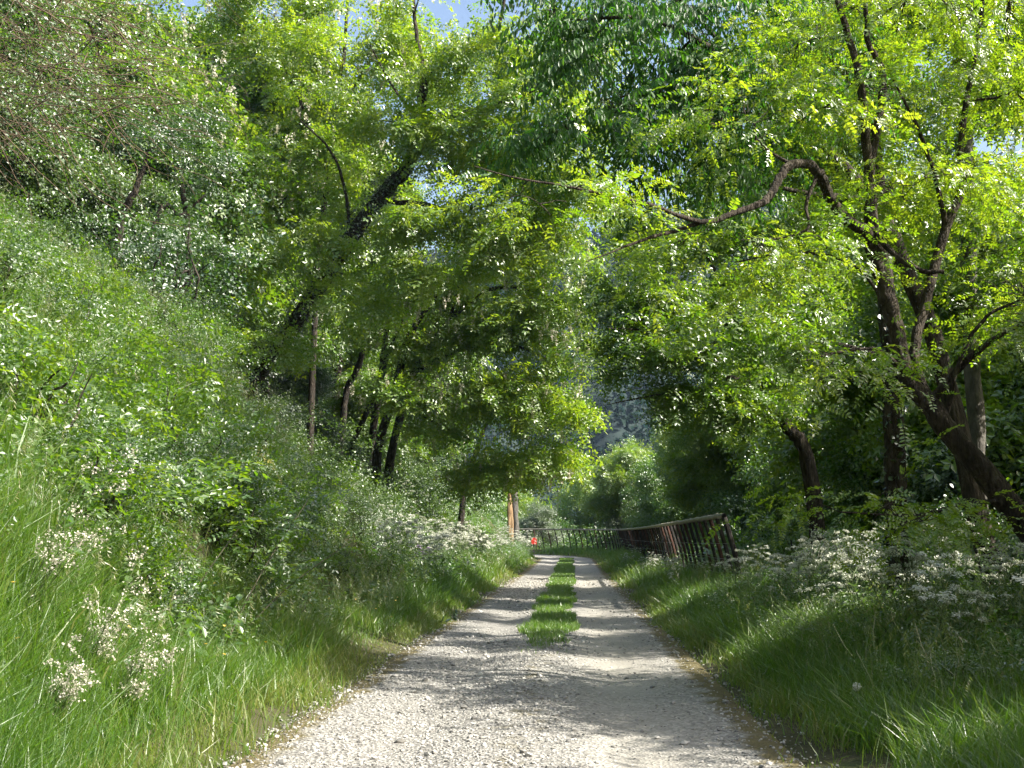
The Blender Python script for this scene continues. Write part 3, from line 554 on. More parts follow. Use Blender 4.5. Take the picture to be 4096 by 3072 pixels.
more(gC, [(10, 26.5, .9, LDR), (11, 34, .9, LDR), (9.5, 39, .75, LDR), (10, 48, .8, LDR), (13, 20, .9, LDR), (14.5, 54, 1.3, LDR), (18, 40, 1.5, LDR)], RIV)
more(gA, [(-12, 45, 1.6, LA), (-14.5, 50, 1.8, LA), (-11, 57, 1.6, LA), (-11.5, 36, 1.15, LA), (-7.5, 66, 1.1, LA), (-9, 92, 1.4, LA), (-21, 68, 1.8, LA), (-17, 60, 1.5, LA), (-28, 60, 1.9, LA), (-14, 38, 1.2, LA), (-19, 46, 1.4, LA), (-12.5, 50, 1.1, LA), (-24, 54, 1.6, LA), (-14, 66, 1.3, LA), (-30, 46, 1.6, LA), (-22, 38, 1.4, LA), (-19, 76, 1.4, LA)], SLOPE)
more(gB, [(-12, 33, .8, LB), (-17.5, 44, 1.35, LB), (-24, 62, 1.8, LB), (-34, 44, 1.8, LB), (-30, 36, 1.6, LB), (-15.5, 30.5, 1.15, LB), (-20, 28, 1.2, LB), (-17, 35, 1.2, LB), (-22, 43, 1.5, LB), (-15, 57, 1.3, LB), (-27, 50, 1.6, LB), (-12, 44, .8, LB), (-24, 33, 1.4, LB)], SLOPE)
NR = 'tree at the right edge whose shade falls on the near verge'
more(gD, [((9.8, 9), 0, .95, NR), ((10.4, 15), 0, .95, NR), ((8.2, 3.), 0, .85, NR), ((8.6, -3), 0, 1., NR)], 'trees just outside the frame on the right')
def put(proto, pts, lab, group, state={}):
    for k, (p, sc) in enumerate(pts):
        first = proto.name not in state; state[proto.name] = 1
        o = proto if first else copy_tree(proto, (0, 0, 0))
        o.location = np.asarray(p)-np.array([0, 0, .12*sc]); o.rotation_euler = (rng.normal(0, .12), rng.normal(0, .12), rng.uniform(0, 6.28)); o.scale = (sc*rng.uniform(.9, 1.15), sc*rng.uniform(.9, 1.15), sc*rng.uniform(.85, 1.15))
        o['label'] = lab; o['group'] = group
def pxs(lst): return [(hit(a, b), s) for a, b, s in lst]
def ran(n, s0, s1, y0, y1, a, b): return [(at_s(rng.uniform(s0, s1), rng.uniform(y0, y1)), rng.uniform(a, b)) for _ in range(n)]
put(shE, pxs([(240, 335, 1.5), (285, 350, 1.5), (255, 290, 1.7), (300, 320, 1.6), (215, 262, 1.7), (330, 345, 1.3), (270, 330, 1.2)]), 'silvery leaved shrub glinting in sun on the left slope', 'silvery shrubs on the left slope')
put(shB, pxs([(95, 262, 1.5), (140, 285, 1.5), (180, 310, 1.6), (230, 345, 1.4), (275, 390, 1.4), (300, 425, 1.2), (330, 430, 1.2), (60, 240, 1.6), (200, 280, 1.8), (285, 350, 1.5)]), 'dark glossy shrub in the shaded hollow behind the bank spur', 'dark shrubs in the hollow behind the spur')
put(shA, ran(16, -11, -6.5, 30, 48, .9, 1.6)+ran(18, -10, -5.5, 48, 84, .9, 1.6), 'small leaved shrub among trunks on the far part of the left bank', 'shrubs along the far left bank')
put(shC, ran(8, -8, -5.5, 34, 80, .9, 1.4), 'young locust sapling low on the far left bank', 'young locusts on the left bank')
put(shD, ran(16, 6.5, 9.5, 24, 60, 1., 1.9)+ran(14, 6.5, 9, 60, 100, 1., 1.8), 'leafy green shrub just beyond the fence', 'green shrubs beyond the fence')
put(shF, ran(16, 4.4, 5.8, 9, 13.5, .4, .6)+ran(30, 6., 9., 14, 26, .8, 1.4)+ran(12, 6.5, 10, 26, 60, .9, 1.6), 'dark glossy shrub in shade on the right, below the locusts', 'dark shrubs right of the track')
put(shC, ran(7, 5.8, 7.6, 14, 26, .7, 1.1)+ran(12, 6., 8., 26, 70, .9, 1.4), 'young locust with bright leaflets behind the white umbels on the right', 'young locusts right of the track')
put(shD, ran(14, 6.2, 8.5, 84, 112, 1.4, 2.4)+[((-6+2*k, 115+rng.uniform(-1, 4), gz(-6+2*k, 117)), rng.uniform(1.8, 3)) for k in range(9)], 'bright green shrub beyond the far fence at the bend', 'green shrubs at the bend')
RL = [(15, 228), (45, 240), (75, 255), (105, 272), (135, 295), (160, 312), (185, 332), (205, 350), (225, 378), (240, 400), (252, 425), (90, 262), (30, 232), (170, 322)]
put(shA, [(hit(a+rng.uniform(-8, 8), b+rng.uniform(4, 26)), rng.uniform(.35, .75)) for a, b in RL], 'small bush on the crest of the bank spur', 'bushes along the crest of the spur')
put(shD, [(hit(a+rng.uniform(-8, 8), b+rng.uniform(4, 30)), rng.uniform(.3, .6)) for a, b in RL[::2]], 'broad leaved clump on the crest of the bank spur', 'leafy clumps along the crest of the spur')
put(shD, ran(34, -9.5, -3.4, 9, 27, .3, .75), 'broad leaved bush among the grass on the near left bank', 'low leafy bushes on the near left bank')
put(shA, ran(26, -11, -3.6, 9, 28, .35, .75), 'small leaved bush among the grass on the near left bank', 'low small leaved bushes on the near left bank')
put(shE, ran(5, -10, -4, 12, 28, .4, .7)+ran(20, -7, -4.2, 29, 60, .5, 1.), 'greyish leaved bush on the sunny face of the left bank', 'grey green bushes on the left bank')
put(shD, ran(22, 2.9, 5, 8, 26, .25, .5), 'broad leaved weed clump in the right verge', 'weed clumps in the right verge')
put(shA, ran(16, 2.7, 5, 8, 24, .25, .5), 'small leaved weed clump in the right verge', 'small leaved clumps in the right verge')
HB = [(300, 525, .8), (60, 535, .9), (105, 410, .8), (150, 480, .9), (205, 530, .8), (25, 450, .9), (335, 590, .6), (265, 615, .6), (125, 615, .7), (180, 420, .8), (60, 340, .9), (230, 470, .8)]
put(shC, [(hit(a, b), c) for a, b, c in HB], 'bright feathery locust sucker on the face of the bank spur', 'locust suckers on the bank spur')
put(shF, [(hit(a+rng.uniform(-40, 40), b+rng.uniform(-40, 30)), c*.75) for a, b, c in HB], 'dark leafy bush on the face of the bank spur', 'dark bushes on the bank spur')
put(shB, pxs([(115, 300, 1.5), (155, 320, 1.6), (200, 350, 1.6), (235, 380, 1.5), (75, 262, 1.5)]), 'dark glossy shrub hanging over the crest of the bank spur', 'dark shrubs over the crest')
put(shE, pxs([(165, 300, 1.6), (215, 340, 1.6)]), 'silvery shrub rising behind the crest of the bank spur', 'silvery shrubs behind the crest')
put(shC, ran(16, -9, -3.2, 10, 27, .4, .8), 'locust seedling with feathery leaflets on the near left bank', 'locust seedlings on the near left bank')

# ---- cow parsley, four plants copied in stands
def parsley(label, h, nu, mat='white', flat=True, name='cow_parsley'):
    e = empty(name); tag(e, label, 'wildflower', 'g')
    st = []; U = []; 
    top = np.array([rng.normal(0, .06), rng.normal(0, .06), h]); C, R = sub_branch(np.array([0, 0, -.08]), top, .006, .0025, .02, 8); v, f = tube(C, R, 4); st.append((v, f, None, 0)); U.append(top)
    for k in range(nu-1):
        a = rng.uniform(0, 6.28); b = C[rng.integers(3, 7)]; q = b+np.array([cos(a)*rng.uniform(.1, .28), sin(a)*rng.uniform(.1, .28), rng.uniform(.05, .42)]); q[2] = min(q[2], h*1.05)
        C2, R2 = sub_branch(b, q, .0035, .002, .02, 5); v, f = tube(C2, R2, 3); st.append((v, f, None, 0)); U.append(q)
    P = []
    for u in U:
        rad = rng.uniform(.035, .065)
        for r_ in range(11):
            a = r_*2.4; rr = rad*math.sqrt((r_+.4)/11); c = u+np.array([cos(a)*rr, sin(a)*rr, -6*rr*rr+rng.normal(0, .006)]); P.append(c+rng.normal(0, .007, (6, 3)))
            v, f = tube(np.array([u-[0, 0, .035], c]), np.array([.001, .0008]), 3); st.append((v, f, None, 0))
    P = np.concatenate(P); n = len(P)
    mesh_obj('stem', st, M['stalk'], e)
    mesh_obj('blossom', scatter([leaflet(.019, .017)], np.zeros(n, int), rot_from(rng.normal(size=(n, 3))*[1, 1, .3], np.array([0, 0, 1.])+rng.normal(0, .4, (n, 3))), P, rng.uniform(.8, 1.3, n), rng.random(n)), M[mat], e)
    G = Tpl(); lv = leaflet(.045, .018)
    for k in range(15):
        a = rng.uniform(0, 6.28); z = h*rng.uniform(.05, .72); L = rng.uniform(.18, .32)
        for i in range(12):
            t = (i//2+1)/6; sg = 1 if i % 2 else -1
            G.add(*lv, rotm(a+sg*1.1, rng.normal(.15, .3), rng.normal(0, .5)), (cos(a)*L*t, sin(a)*L*t, z+.08*t-.14*t*t), 1.5-t*.7)
    mesh_obj('foliage', [(*G.done(), None, 0)], M['parsley'], e)
    return e
PP = [parsley('x', h, n) for h, n in [(1.05, 11), (.9, 10), (1.15, 14), (.8, 9)]]
PV = [parsley('x', h, n, 'violet', name='violet_wildflower') for h, n in [(.9, 7)]]
def stand(protos, pts, lab, group, lo=.85, hi=1.15, st={}):
    for p in pts:
        k = rng.integers(0, len(protos)); pr = protos[k]
        first = pr.name not in st; st[pr.name] = 1; o = pr if first else copy_tree(pr, (0, 0, 0)); s = rng.uniform(lo, hi)
        o.location = p; o.scale = (s, s, s); o.rotation_euler = (rng.normal(0, .12), rng.normal(0, .12), rng.uniform(0, 6.28)); o['label'] = lab; o['group'] = group
def pts(n, s0, s1, y0, y1, pw=1.): return [at_s(rng.uniform(s0, s1), y0+(y1-y0)*rng.random()**pw) for _ in range(n)]
stand(PP, pts(96, 3.3, 5.9, 8, 25, 1.15), 'white cow parsley in the shaded stand on the right verge before the fence', 'cow parsley before the fence')
stand(PP, pts(24, 2.8, 3.7, 26, 60), 'white cow parsley in sun at the foot of the fence', 'cow parsley along the fence', .55, .8)
stand(PP, pts(78, -4.8, -2.9, 27, 60, 1.2)+pts(60, -7.5, -4.4, 29, 62), 'white cow parsley in the sunlit stand at the foot of the left bank', 'cow parsley on the left bank', 1.0, 1.5)
stand(PP, pts(26, -4.4, -2.4, 58, 90), 'distant white cow parsley where the track bends', 'cow parsley near the bend', 1.0, 1.5)
stand(PV, pts(26, -6.5, -3.6, 27, 60), 'violet wildflower among cow parsley on the left bank', 'violet flowers on the left bank', .8, 1.2)
# ---- grass and ground cover
def blades(P, h, w, lean, flat=.0):
    n = len(P); a = rng.uniform(0, 6.28, n); D = np.stack([np.cos(a), np.sin(a), 0*a], -1); b = rng.uniform(0, 6.28, n); Ld = np.stack([np.cos(b), np.sin(b), 0*b], -1)
    V = np.empty((n, 6, 3)); k = lean*rng.uniform(.3, 1.6, n)
    for i, (t, ww) in enumerate([(0, 1.), (.55, .8), (1., .12)]):
        c = P+np.array([0, 0, 1.])*(h*(t-.35*k*t*t))[:, None]+Ld*(h*k*t*t)[:, None]
        V[:, 2*i] = c-D*(w*ww/2)[:, None]; V[:, 2*i+1] = c+D*(w*ww/2)[:, None]
    b0 = (np.arange(n)*6)[:, None, None]; Fq = np.array([[0, 1, 3, 2], [2, 3, 5, 4]])[None]+b0
    return V.reshape(-1, 3), Fq.reshape(-1, 4)
def area_pts(n, s0, s1, y0, y1, pw, m=80):
    y = y0+(y1-y0)*rng.random(n)**pw; s = rng.uniform(s0, s1, n)
    k = np.where(y < 84, np.interp(y, PL[:228, 1], np.arange(228)), 228+(y-84)/(RAD*radians(85)/80)); I = np.arange(len(PL))
    x = np.interp(k, I, PL[:, 0])+np.interp(k, I, PN[:, 0])*s; yy = np.interp(k, I, PL[:, 1])+np.interp(k, I, PN[:, 1])*s
    z = ground_z(x, yy); P = np.stack([x, yy, z], -1); ok = inview(P+[0, 0, .2], m); return P[ok], s[ok], y[ok]
def patchy(P, sc, lo=.25): return rng.random(len(P)) < np.clip(.62+.6*wob(P[:, 0]*1., P[:, 1]*1., sc), lo, 1)
def grass(name, label, specs, mat):
    g = []
    for (n, s0, s1, y0, y1, pw, h0, h1, lean, edge) in specs:
        P, s, y = area_pts(n, s0, s1, y0, y1, pw); a = np.abs(s); k = patchy(P, .7) if edge else patchy(P, .8, .04)
        if edge: k &= rng.random(len(P)) < np.clip((a-1.66-.3*wob(P[:, 0]*1., P[:, 1]*1., .4)-.32*wob(P[:, 0]*1.+7, P[:, 1]*1., 1.7))/.6, 0.05, 1)
        P, y, a = P[k], y[k], a[k]; n_ = len(P)
        h = rng.uniform(h0, h1, n_)*rng.uniform(.55, 1.15, n_)*(np.clip(.35+(a-1.9)/1.1, .3, 1) if edge else 1)*np.clip(1+.5*wob(P[:, 0], P[:, 1]*1., .9), .35, 1.7)
        lean = lean*1.25; w = (.0045+.00035*y)*np.where(rng.random(n_) < .08, rng.uniform(1.8, 2.8, n_), rng.uniform(.5, 1.4, n_)); v, f = blades(P-[0, 0, .02], h, w, lean)
        ti = np.clip(rng.normal(.4, .2, n_)+.12*wob(P[:, 0], P[:, 1]*1., 1.5)+(.3*(a < 2.35) if edge else 0), 0, 1); g.append((v, f, np.repeat(ti, 2), 0))
    return tag(mesh_obj(name, g, M[mat]), label, 'grass', kind='stuff')
grass('grass', 'lush green grass along the left edge of the track', [(150000, -3.8, -1.75, 6, 30, 1.25, .25, .55, .45, True), (50000, -3.6, -1.75, 30, 96, 1.4, .3, .6, .45, True), (120000, -16, -3.4, 9, 30, 1.1, .3, .75, .6, False), (26000, -9, -3.4, 30, 80, 1.2, .3, .6, .5, False)], 'grass')
grass('grass', 'green grass along the right verge of the track', [(190000, 1.75, 5.4, 6, 26, 1.3, .16, .5, .5, True), (52000, 1.75, 4.6, 26, 118, 1.5, .25, .5, .45, True), (20000, 4.6, 8, 10, 60, 1.3, .3, .6, .5, False)], 'grass')
P, s, y = area_pts(60000, -.5, .5, 16, 84, 1.35); k = (np.abs(s+.02) < (.44+.13*wob(P[:, 0]*1., P[:, 1]*1., .6))*sst(16, 20.5, y+1.2*wob(P[:, 0]*3., P[:, 1]*1., .5))) & (rng.random(len(P)) < (.25+.75*sst(17, 22, y))*np.clip(.9+.3*wob(P[:, 0], P[:, 1]*1., 1.5), .5, 1)) | ((rng.random(len(P)) < .012) & (np.abs(s) < .35))
P, y = P[k], y[k]; P[:, 2] += .05; v, f = blades(P, rng.uniform(.05, .17, len(P)), (.005+.0003*y)*rng.uniform(.7, 1.3, len(P)), .6)
tag(mesh_obj('grass', [(v, f, np.repeat(np.clip(rng.normal(.4, .2, len(P)), 0, 1), 2), 0)], M['grass']), 'low grass strip growing between the two wheel tracks', 'grass', kind='stuff')
# seeding grasses
T = []
for k in range(5):
    t = Tpl(); h = rng.uniform(.6, .9); C, R = sub_branch(np.array([0, 0, 0.]), np.array([.22, 0, h]), .0016, .0008, .05, 6)
    for i in range(5):
        d = C[i+1]-C[i]; t.add(np.array([C[i]-[0, .0016, 0], C[i]+[0, .0016, 0], C[i+1]+[0, .0016, 0], C[i+1]-[0, .0016, 0]]), np.array([[0, 1, 2, 3]]))
    for i in range(11):
        q = C[3]*(1-i/10)+C[5]*(i/10); t.add(*leaflet(.05, .009), rotm(rng.uniform(-1, 1), rng.uniform(.3, 1.2), rng.normal(0, 1)), q+[.02, rng.normal(0, .015), 0])
    T.append(t.done())
def seeds(n, s0, s1, y0, y1, pw, extra=None):
    P, s, y = area_pts(n, s0, s1, y0, y1, pw); k = patchy(P, 1.6, .05); P = P[k] if extra is None else extra; n = len(P)
    a = rng.normal(.4, 1.2, n); return scatter(T, rng.integers(0, 5, n), rot_from(np.stack([np.cos(a), np.sin(a), 0*a], -1), np.array([0, 0, 1.])+rng.normal(0, .12, (n, 3))), P, rng.uniform(.6, 1.1, n), np.clip(rng.normal(.5, .2, n), 0, 1))
tag(mesh_obj('seeding_grass', seeds(6000, -12, -2.6, 8, 30, 1.1)+seeds(2600, -11, -4.5, 19, 29.5, 1.)+seeds(10, -5, -4, 10, 20, 1, np.concatenate([(lambda c: np.stack([c[:, 0], c[:, 1], ground_z(c[:, 0], c[:, 1])], -1))(hit(a, b+8)[None]+rng.normal(0, .8, (110, 3))) for a, b in RL]))+seeds(6500, -8, -2.4, 28, 70, 1.2)+seeds(1600, 2.6, 5, 8, 40, 1.3), M['grass_pale']), 'pale feathery seed heads of grass over the banks', 'grass', kind='stuff')
# leafy herbs
H = []
for k in range(6):
    t = Tpl(); h = rng.uniform(.25, .55); nl = 14; big = k >= 4
    for i in range(nl):
        z = h*(i+1)/nl; a = i*2.4; L = (.12 if big else .062)*(1.2-.6*i/nl); t.add(*leaflet(L, L*(.6 if k % 2 else .42), k > 3), rotm(a, rng.normal(.1, .35), rng.normal(0, .4)), (.03*cos(a), .03*sin(a), z))
        if k < 3: t.add(*leaflet(L*.8, L*.4), rotm(a+.8, rng.normal(.2, .3), rng.normal(0, .4)), (.05*cos(a), .05*sin(a), z+.02))
    H.append(t.done())
def herbs(n, s0, s1, y0, y1, pw, sc=1.):
    P, s, y = area_pts(n, s0, s1, y0, y1, pw); k = patchy(P, 1.1, .2); P = P[k]; n = len(P)
    return scatter(H, np.where(rng.random(n) < .9, rng.integers(0, 4, n), rng.integers(4, 6, n)), rot_from(rng.normal(size=(n, 3))*[1, 1, .1], np.array([.15, -.1, 1.])+rng.normal(0, .22, (n, 3))), P, sc*rng.uniform(.7, 1.4, n), np.clip(rng.normal(.45, .2, n)+.15*wob(P[:, 0], P[:, 1]*1., 1.9), 0, 1))
tag(mesh_obj('undergrowth', herbs(15000, -17, -2.9, 8, 31, 1.1)+herbs(9000, -12, -2.6, 30, 90, 1.2, 1.4), M['herb']), 'leafy ground cover all over the left bank', 'undergrowth', kind='stuff')
tag(mesh_obj('undergrowth', herbs(4000, 3.6, 7.5, 8, 30, 1.2)+herbs(4000, 3.8, 9, 30, 110, 1.3, 1.5), M['herb']), 'shaded leafy ground cover on the right side', 'undergrowth', kind='stuff')

# ---- fences
def fence(label, ys, s, zt, rail_end):
    e = empty('wooden_fence', at_s(s, ys[0])); tag(e, label, 'fence'); o0 = np.array(e.location)
    top = []
    for k, y in enumerate(ys):
        b = at_s(s, y); inn = at_s(s-.36, y); t = np.array([inn[0], inn[1], zpath(b[1])+.42+1.56]); top.append(np.append(t, .055))
        C = smooth_path(np.array([b-[0, 0, .15], b*.55+t*.45+np.array([(b-t)[0]*.12, 0, 0]), t]), 6); r = .062 if k == 0 else rng.uniform(.036, .05)
        v, f = tube(C, np.full(6, r), 7); mesh_obj('post', [(v, f)], M['post_rust'] if (k % 5 in (2, 4)) and k else M['post'], e, False, o0)
    top = np.array(top); C = smooth_path(top, len(top)*3); C[:, 2] += rng.normal(0, .007, len(C))+.045; v, f = tube(C[:, :3], np.full(len(C), .058), 9); mesh_obj('rail', [(v, f)], M['rail'], e, True, o0)
    for hgt in (1.0, .66):
        q = np.array([np.append(at_s(s-.36*hgt/1.56, y)[:2], zpath(min(y, 100))+.42+hgt) for y in ys]); q[:, 2] += rng.normal(0, .008, len(q)); v, f = tube(q, np.full(len(q), .004), 4); mesh_obj('wire', [(v, f)], M['wire'], e, False, o0)
    return e
M['post'] = surf_mat('tarred post', [(.3, (.012, .011, .01)), (.7, (.05, .042, .036))], 8, .9, .5, stretch=(1, 1, .3))
M['post_rust'] = surf_mat('red brown post', [(.3, (.03, .015, .011)), (.7, (.085, .04, .028))], 8, .9, .5, stretch=(1, 1, .3))
M['rail'] = surf_mat('weathered rail', [(.3, (.2, .18, .14)), (.7, (.4, .37, .3))], 6, .85, .4)
M['wire'] = surf_mat('fence wire', [(.3, (.2, .2, .2)), (.7, (.35, .35, .35))], 8, .45, .1)
fence('long post and rail fence leaning over the right verge', np.arange(26, 84, 1.3), 4.0, 0, True)
fence('far post and rail fence curving round the outside of the bend', np.arange(84.3, 122, .9), 4.0, 0, False)

# ---- the hill across the river, and the light
xs = np.concatenate([np.linspace(-500, -110, 40), np.linspace(-107, 190, 150), np.linspace(196, 500, 40)]); ys = np.concatenate([np.linspace(230, 440, 130), np.linspace(445, 620, 20)])
def hillz(X, Y):
    rid = 96+26*np.sin(X/140+1.4)+np.clip(X-20, 0, 400)*.22
    t = np.clip((Y-230)/190, 0, 1); return -12+rid*(t**.8)+(wob(X, Y, 22)*5+wob(X+50, Y, 8)*3.5+wob(X, Y+31, 2.6)*2.5)*np.clip(t*4, 0, 1)
v, f = grid(xs, ys, hillz); M['hill'] = surf_mat('hazy wooded hillside', [(.35, (.012, .022, .02)), (.65, (.026, .04, .034))], .12, 1., 1., .4)  # distance haze and shade are put into this dark bluish colour
tag(mesh_obj('hill', [(v, f)], M['hill'], smooth=True), kind='structure')
n = 90000; X = rng.uniform(-120, 210, n); Y = 230+210*rng.random(n)**1.2; Z = hillz(X, Y)+rng.uniform(-.5, 2.6, n)
n_ = len(X); M['far_leaf'] = leaf_mat('hazy far foliage', [(.01, .024, .02), (.018, .034, .026), (.03, .046, .034)], [(.02, .04, .02), (.03, .05, .03)], .25, .0, .6)  # same painted shade and blue of distance in the leaf colours
tag(mesh_obj('far_woodland', scatter([leaflet(1.5, 1.1)], np.zeros(n, int), rot_from(rng.normal(size=(n, 3)), np.array([0, -.4, .8])+rng.normal(0, .5, (n, 3))), np.stack([X, Y, Z], -1), rng.uniform(.6, 1.5, n), np.clip(.5+.4*wob(X, Y, 5), 0, 1)), M['far_leaf']), 'dark blue green woodland covering the hill across the valley', 'woodland', kind='stuff')

SUN_AZ, SUN_EL = radians(110), radians(41)   # azimuth clockwise from straight ahead (+Y)
sd = np.array([sin(SUN_AZ)*cos(SUN_EL), cos(SUN_AZ)*cos(SUN_EL), sin(SUN_EL)])
L = bpy.data.lights.new('sun', 'SUN'); L.energy = 5; L.angle = radians(.5); L.color = (1, .95, .86); lo = bpy.data.objects.new('sun', L); COL.objects.link(lo)
from mathutils import Vector
lo.rotation_euler = Vector(sd).to_track_quat('Z', 'Y').to_euler()
w = bpy.data.worlds.new("World"); S.world = w; w.use_nodes = True; nt = w.node_tree; bg = nt.nodes['Background']
sk = nt.nodes.new('ShaderNodeTexSky'); sk.sky_type = 'NISHITA'; sk.sun_disc = False; sk.sun_elevation = SUN_EL; sk.sun_rotation = SUN_AZ; sk.air_density = 1.; sk.dust_density = 4
nt.links.new(sk.outputs[0], bg.inputs[0]); bg.inputs[1].default_value = .1
S.view_settings.view_transform = 'Standard'; S.view_settings.look = 'None'; S.view_settings.exposure = 1.6; S.view_settings.gamma = 1
S.cycles.max_bounces = 6; S.cycles.diffuse_bounces = 4; S.cycles.glossy_bounces = 2; S.cycles.transmission_bounces = 4; S.cycles.caustics_reflective = False; S.cycles.caustics_refractive = False
S.cycles.sample_clamp_indirect = 6; S.cycles.use_light_tree = False; S.cycles.use_adaptive_sampling = True; S.cycles.adaptive_threshold = .012; S.cycles.adaptive_min_samples = 20
# ---- single things
def thing(name, label, cat, loc, group=None): return tag(empty(name, loc), label, cat, group)
# tangle of bare vines at the top left
p0 = hit(20, 300); e = thing('vine_tangle', 'brown tangle of bare vines hanging over the top of the left bank', 'vine', p0)
tg = []; lf = []
for k in range(330):
    a, b, d = rng.uniform(-120, 130), rng.uniform(-60, 130), rng.uniform(17, 21)
    dx, dy = rng.uniform(40, 190), rng.uniform(-10, 130)
    if rng.random() < .25: dx = -dx*.5
    A, B = W(a, b, d), W(min(a+dx, 250), min(b+dy, 235), d+rng.normal(0, .6)); C, R = sub_branch(A, B, rng.uniform(.004, .012), .002, rng.uniform(-.02, .12), 10); C += rng.normal(0, .012, C.shape); v, f = tube(C, R, 3); tg.append((v, f, None, 0))
    if rng.random() < .42: lf.append(C[rng.integers(2, 10, 2)])
mesh_obj('stem', tg, M['twig'], e, True, p0); Q = np.concatenate(lf); n = len(Q); out = rng.normal(size=(n, 3))*[1, 1, .4]
mesh_obj('foliage', scatter(SPR['ovate'], rng.integers(0, 7, n), rot_from(out, np.array([.2, -.3, .8])+rng.normal(0, .4, (n, 3))), Q, rng.uniform(.45, .8, n), rng.random(n)), M['herb'], e, False, p0)
for (pl, r, lab) in [([(-30, 330, 17), (30, 345, 17.2), (90, 430, 17.5), (120, 500, 17.6)], .02, 'x')][:0]: pass
# dead hanging shoots
for k, (a, b, c, d_) in enumerate([(465, 0, 0, 0)][:0]): pass
# dark trunks in the hollow
for pl, lab in [([(108, 285, 27.5, .11), (118, 250, 27.4, .1), (122, 215, 27.2, .09), (135, 190, 27, .07), (150, 150, 27, .04)], 'twisted dark trunk at the left of the shaded hollow'), ([(196, 330, 29, .09), (190, 270, 29, .085), (186, 220, 29, .08), (178, 150, 29, .05)], 'upright dark trunk in the middle of the shaded hollow'), ([(140, 290, 28.6, .08), (150, 240, 28.6, .075), (165, 205, 28.6, .06), (180, 215, 28.8, .045), (205, 195, 29, .02)], 'wavy dark branch crossing the shaded hollow')]:
    tree('hollow_tree', lab, [pl], [(pl[-1][0], pl[-1][1]-25, pl[-1][2], 1.2, 1, .7, 55), (pl[1][0], pl[1][1]-10, pl[1][2]-.6, 1.3, .6, 1., 40)], 'small', 'dark', group='dark trunks in the hollow', lsc=1.1)
# canes
for pl, lab in [([(160, 655, 11.5), (205, 575, 12.2), (245, 520, 12.8)], 'dark slanting cane low on the near left bank'), ([(215, 645, 12), (262, 572, 12.8), (308, 500, 13.6)], 'longest dark slanting cane on the near left bank'), ([(225, 640, 13), (285, 590, 13.8), (345, 545, 14.6)], 'dark slanting cane nearest the track on the left bank'), ([(120, 560, 12.5), (165, 505, 13), (215, 468, 13.6)], 'dark slanting cane highest on the near left bank'), ([(30, 600, 11.5), (80, 540, 12), (100, 500, 12.5)], 'dark slanting cane near the left edge of the bank')]:
    P = np.array([W(*q) for q in pl]); P[0, 2] = gz(P[0, 0], P[0, 1])-.1; e = thing('locust_cane', lab, 'sapling', P[0], 'dark canes on the near left bank'); C = smooth_path(P, 14)
    v, f = tube(C, np.linspace(.011, .005, 14), 5); tg = [(v, f, None, 0)]; n = 22; i = rng.integers(7, 14, n); a = rng.uniform(0, 6.28, n)
    mesh_obj('stem', tg, M['cane'], e, True, P[0]); T5 = [compound(6, .05, .028, .24, True) for _ in range(5)]
    mesh_obj('foliage', scatter(T5, rng.integers(0, 5, n), rot_from(np.stack([np.cos(a), np.sin(a), rng.normal(0, .2, n)], -1), np.array([0, 0, 1.])+rng.normal(0, .3, (n, 3))), C[i]+rng.normal(0, .02, (n, 3)), rng.uniform(.8, 1.3, n), rng.random(n)), M['locust'], e, False, P[0])
# white bedstraw sprays in the near left corner
for (px, py, h, lab) in [(75, 690, .75, 'largest white flowering spray in the near left corner'), (15, 620, .8, 'white flowering spray at the left edge of the bank'), (35, 735, .6, 'low white flowering spray at the bottom left'), (115, 720, .5, 'small white flowering spray beside the pale grass tuft')]:
    b = hit(px, py); e = thing('bedstraw', lab, 'wildflower', b, 'white sprays in the near left corner'); st = []; fl = []
    for k in range(12):
        a = rng.uniform(-.9, 1.2); L = h*rng.uniform(.5, 1.35); top = b+np.array([cos(a)*L*.75, sin(a)*L*.3-.1, L*rng.uniform(.55, 1.)]); C, R = sub_branch(b-[0, 0, .05], top, .004, .0015, .22, 9); v, f = tube(C, R, 4); st.append((v, f, None, 0))
        for j in range(3, 9):
            for m_ in range(3):
                q = C[j]+rng.normal(0, .02, 3)+[.01, 0, .015]; v, f = tube(np.array([C[j], q]), np.array([.0012, .0008]), 3); st.append((v, f, None, 0)); fl.append(q+rng.normal(0, .01, (4, 3)))
    mesh_obj('stem', st, M['stalk'], e, False, b); Q = np.concatenate(fl); n = len(Q)
    mesh_obj('blossom', scatter([leaflet(.016, .014)], np.zeros(n, int), rot_from(rng.normal(size=(n, 3)), rng.normal(size=(n, 3))+[0, 0, .6]), Q, rng.uniform(.7, 1.3, n), rng.random(n)), M['cream'], e, False, b)
# pale coarse grass tuft
b = hit(172, 725); n = 26; v, f = blades(np.repeat(b[None], n, 0)+rng.normal(0, .03, (n, 3))*[1, 1, 0], rng.uniform(.3, .62, n), rng.uniform(.008, .014, n), .35)
tag(mesh_obj('grass_tuft', [(v-b, f)], M['grass_pale']), 'coarse pale grass tuft standing up in the near left verge', 'grass tuft').location = b
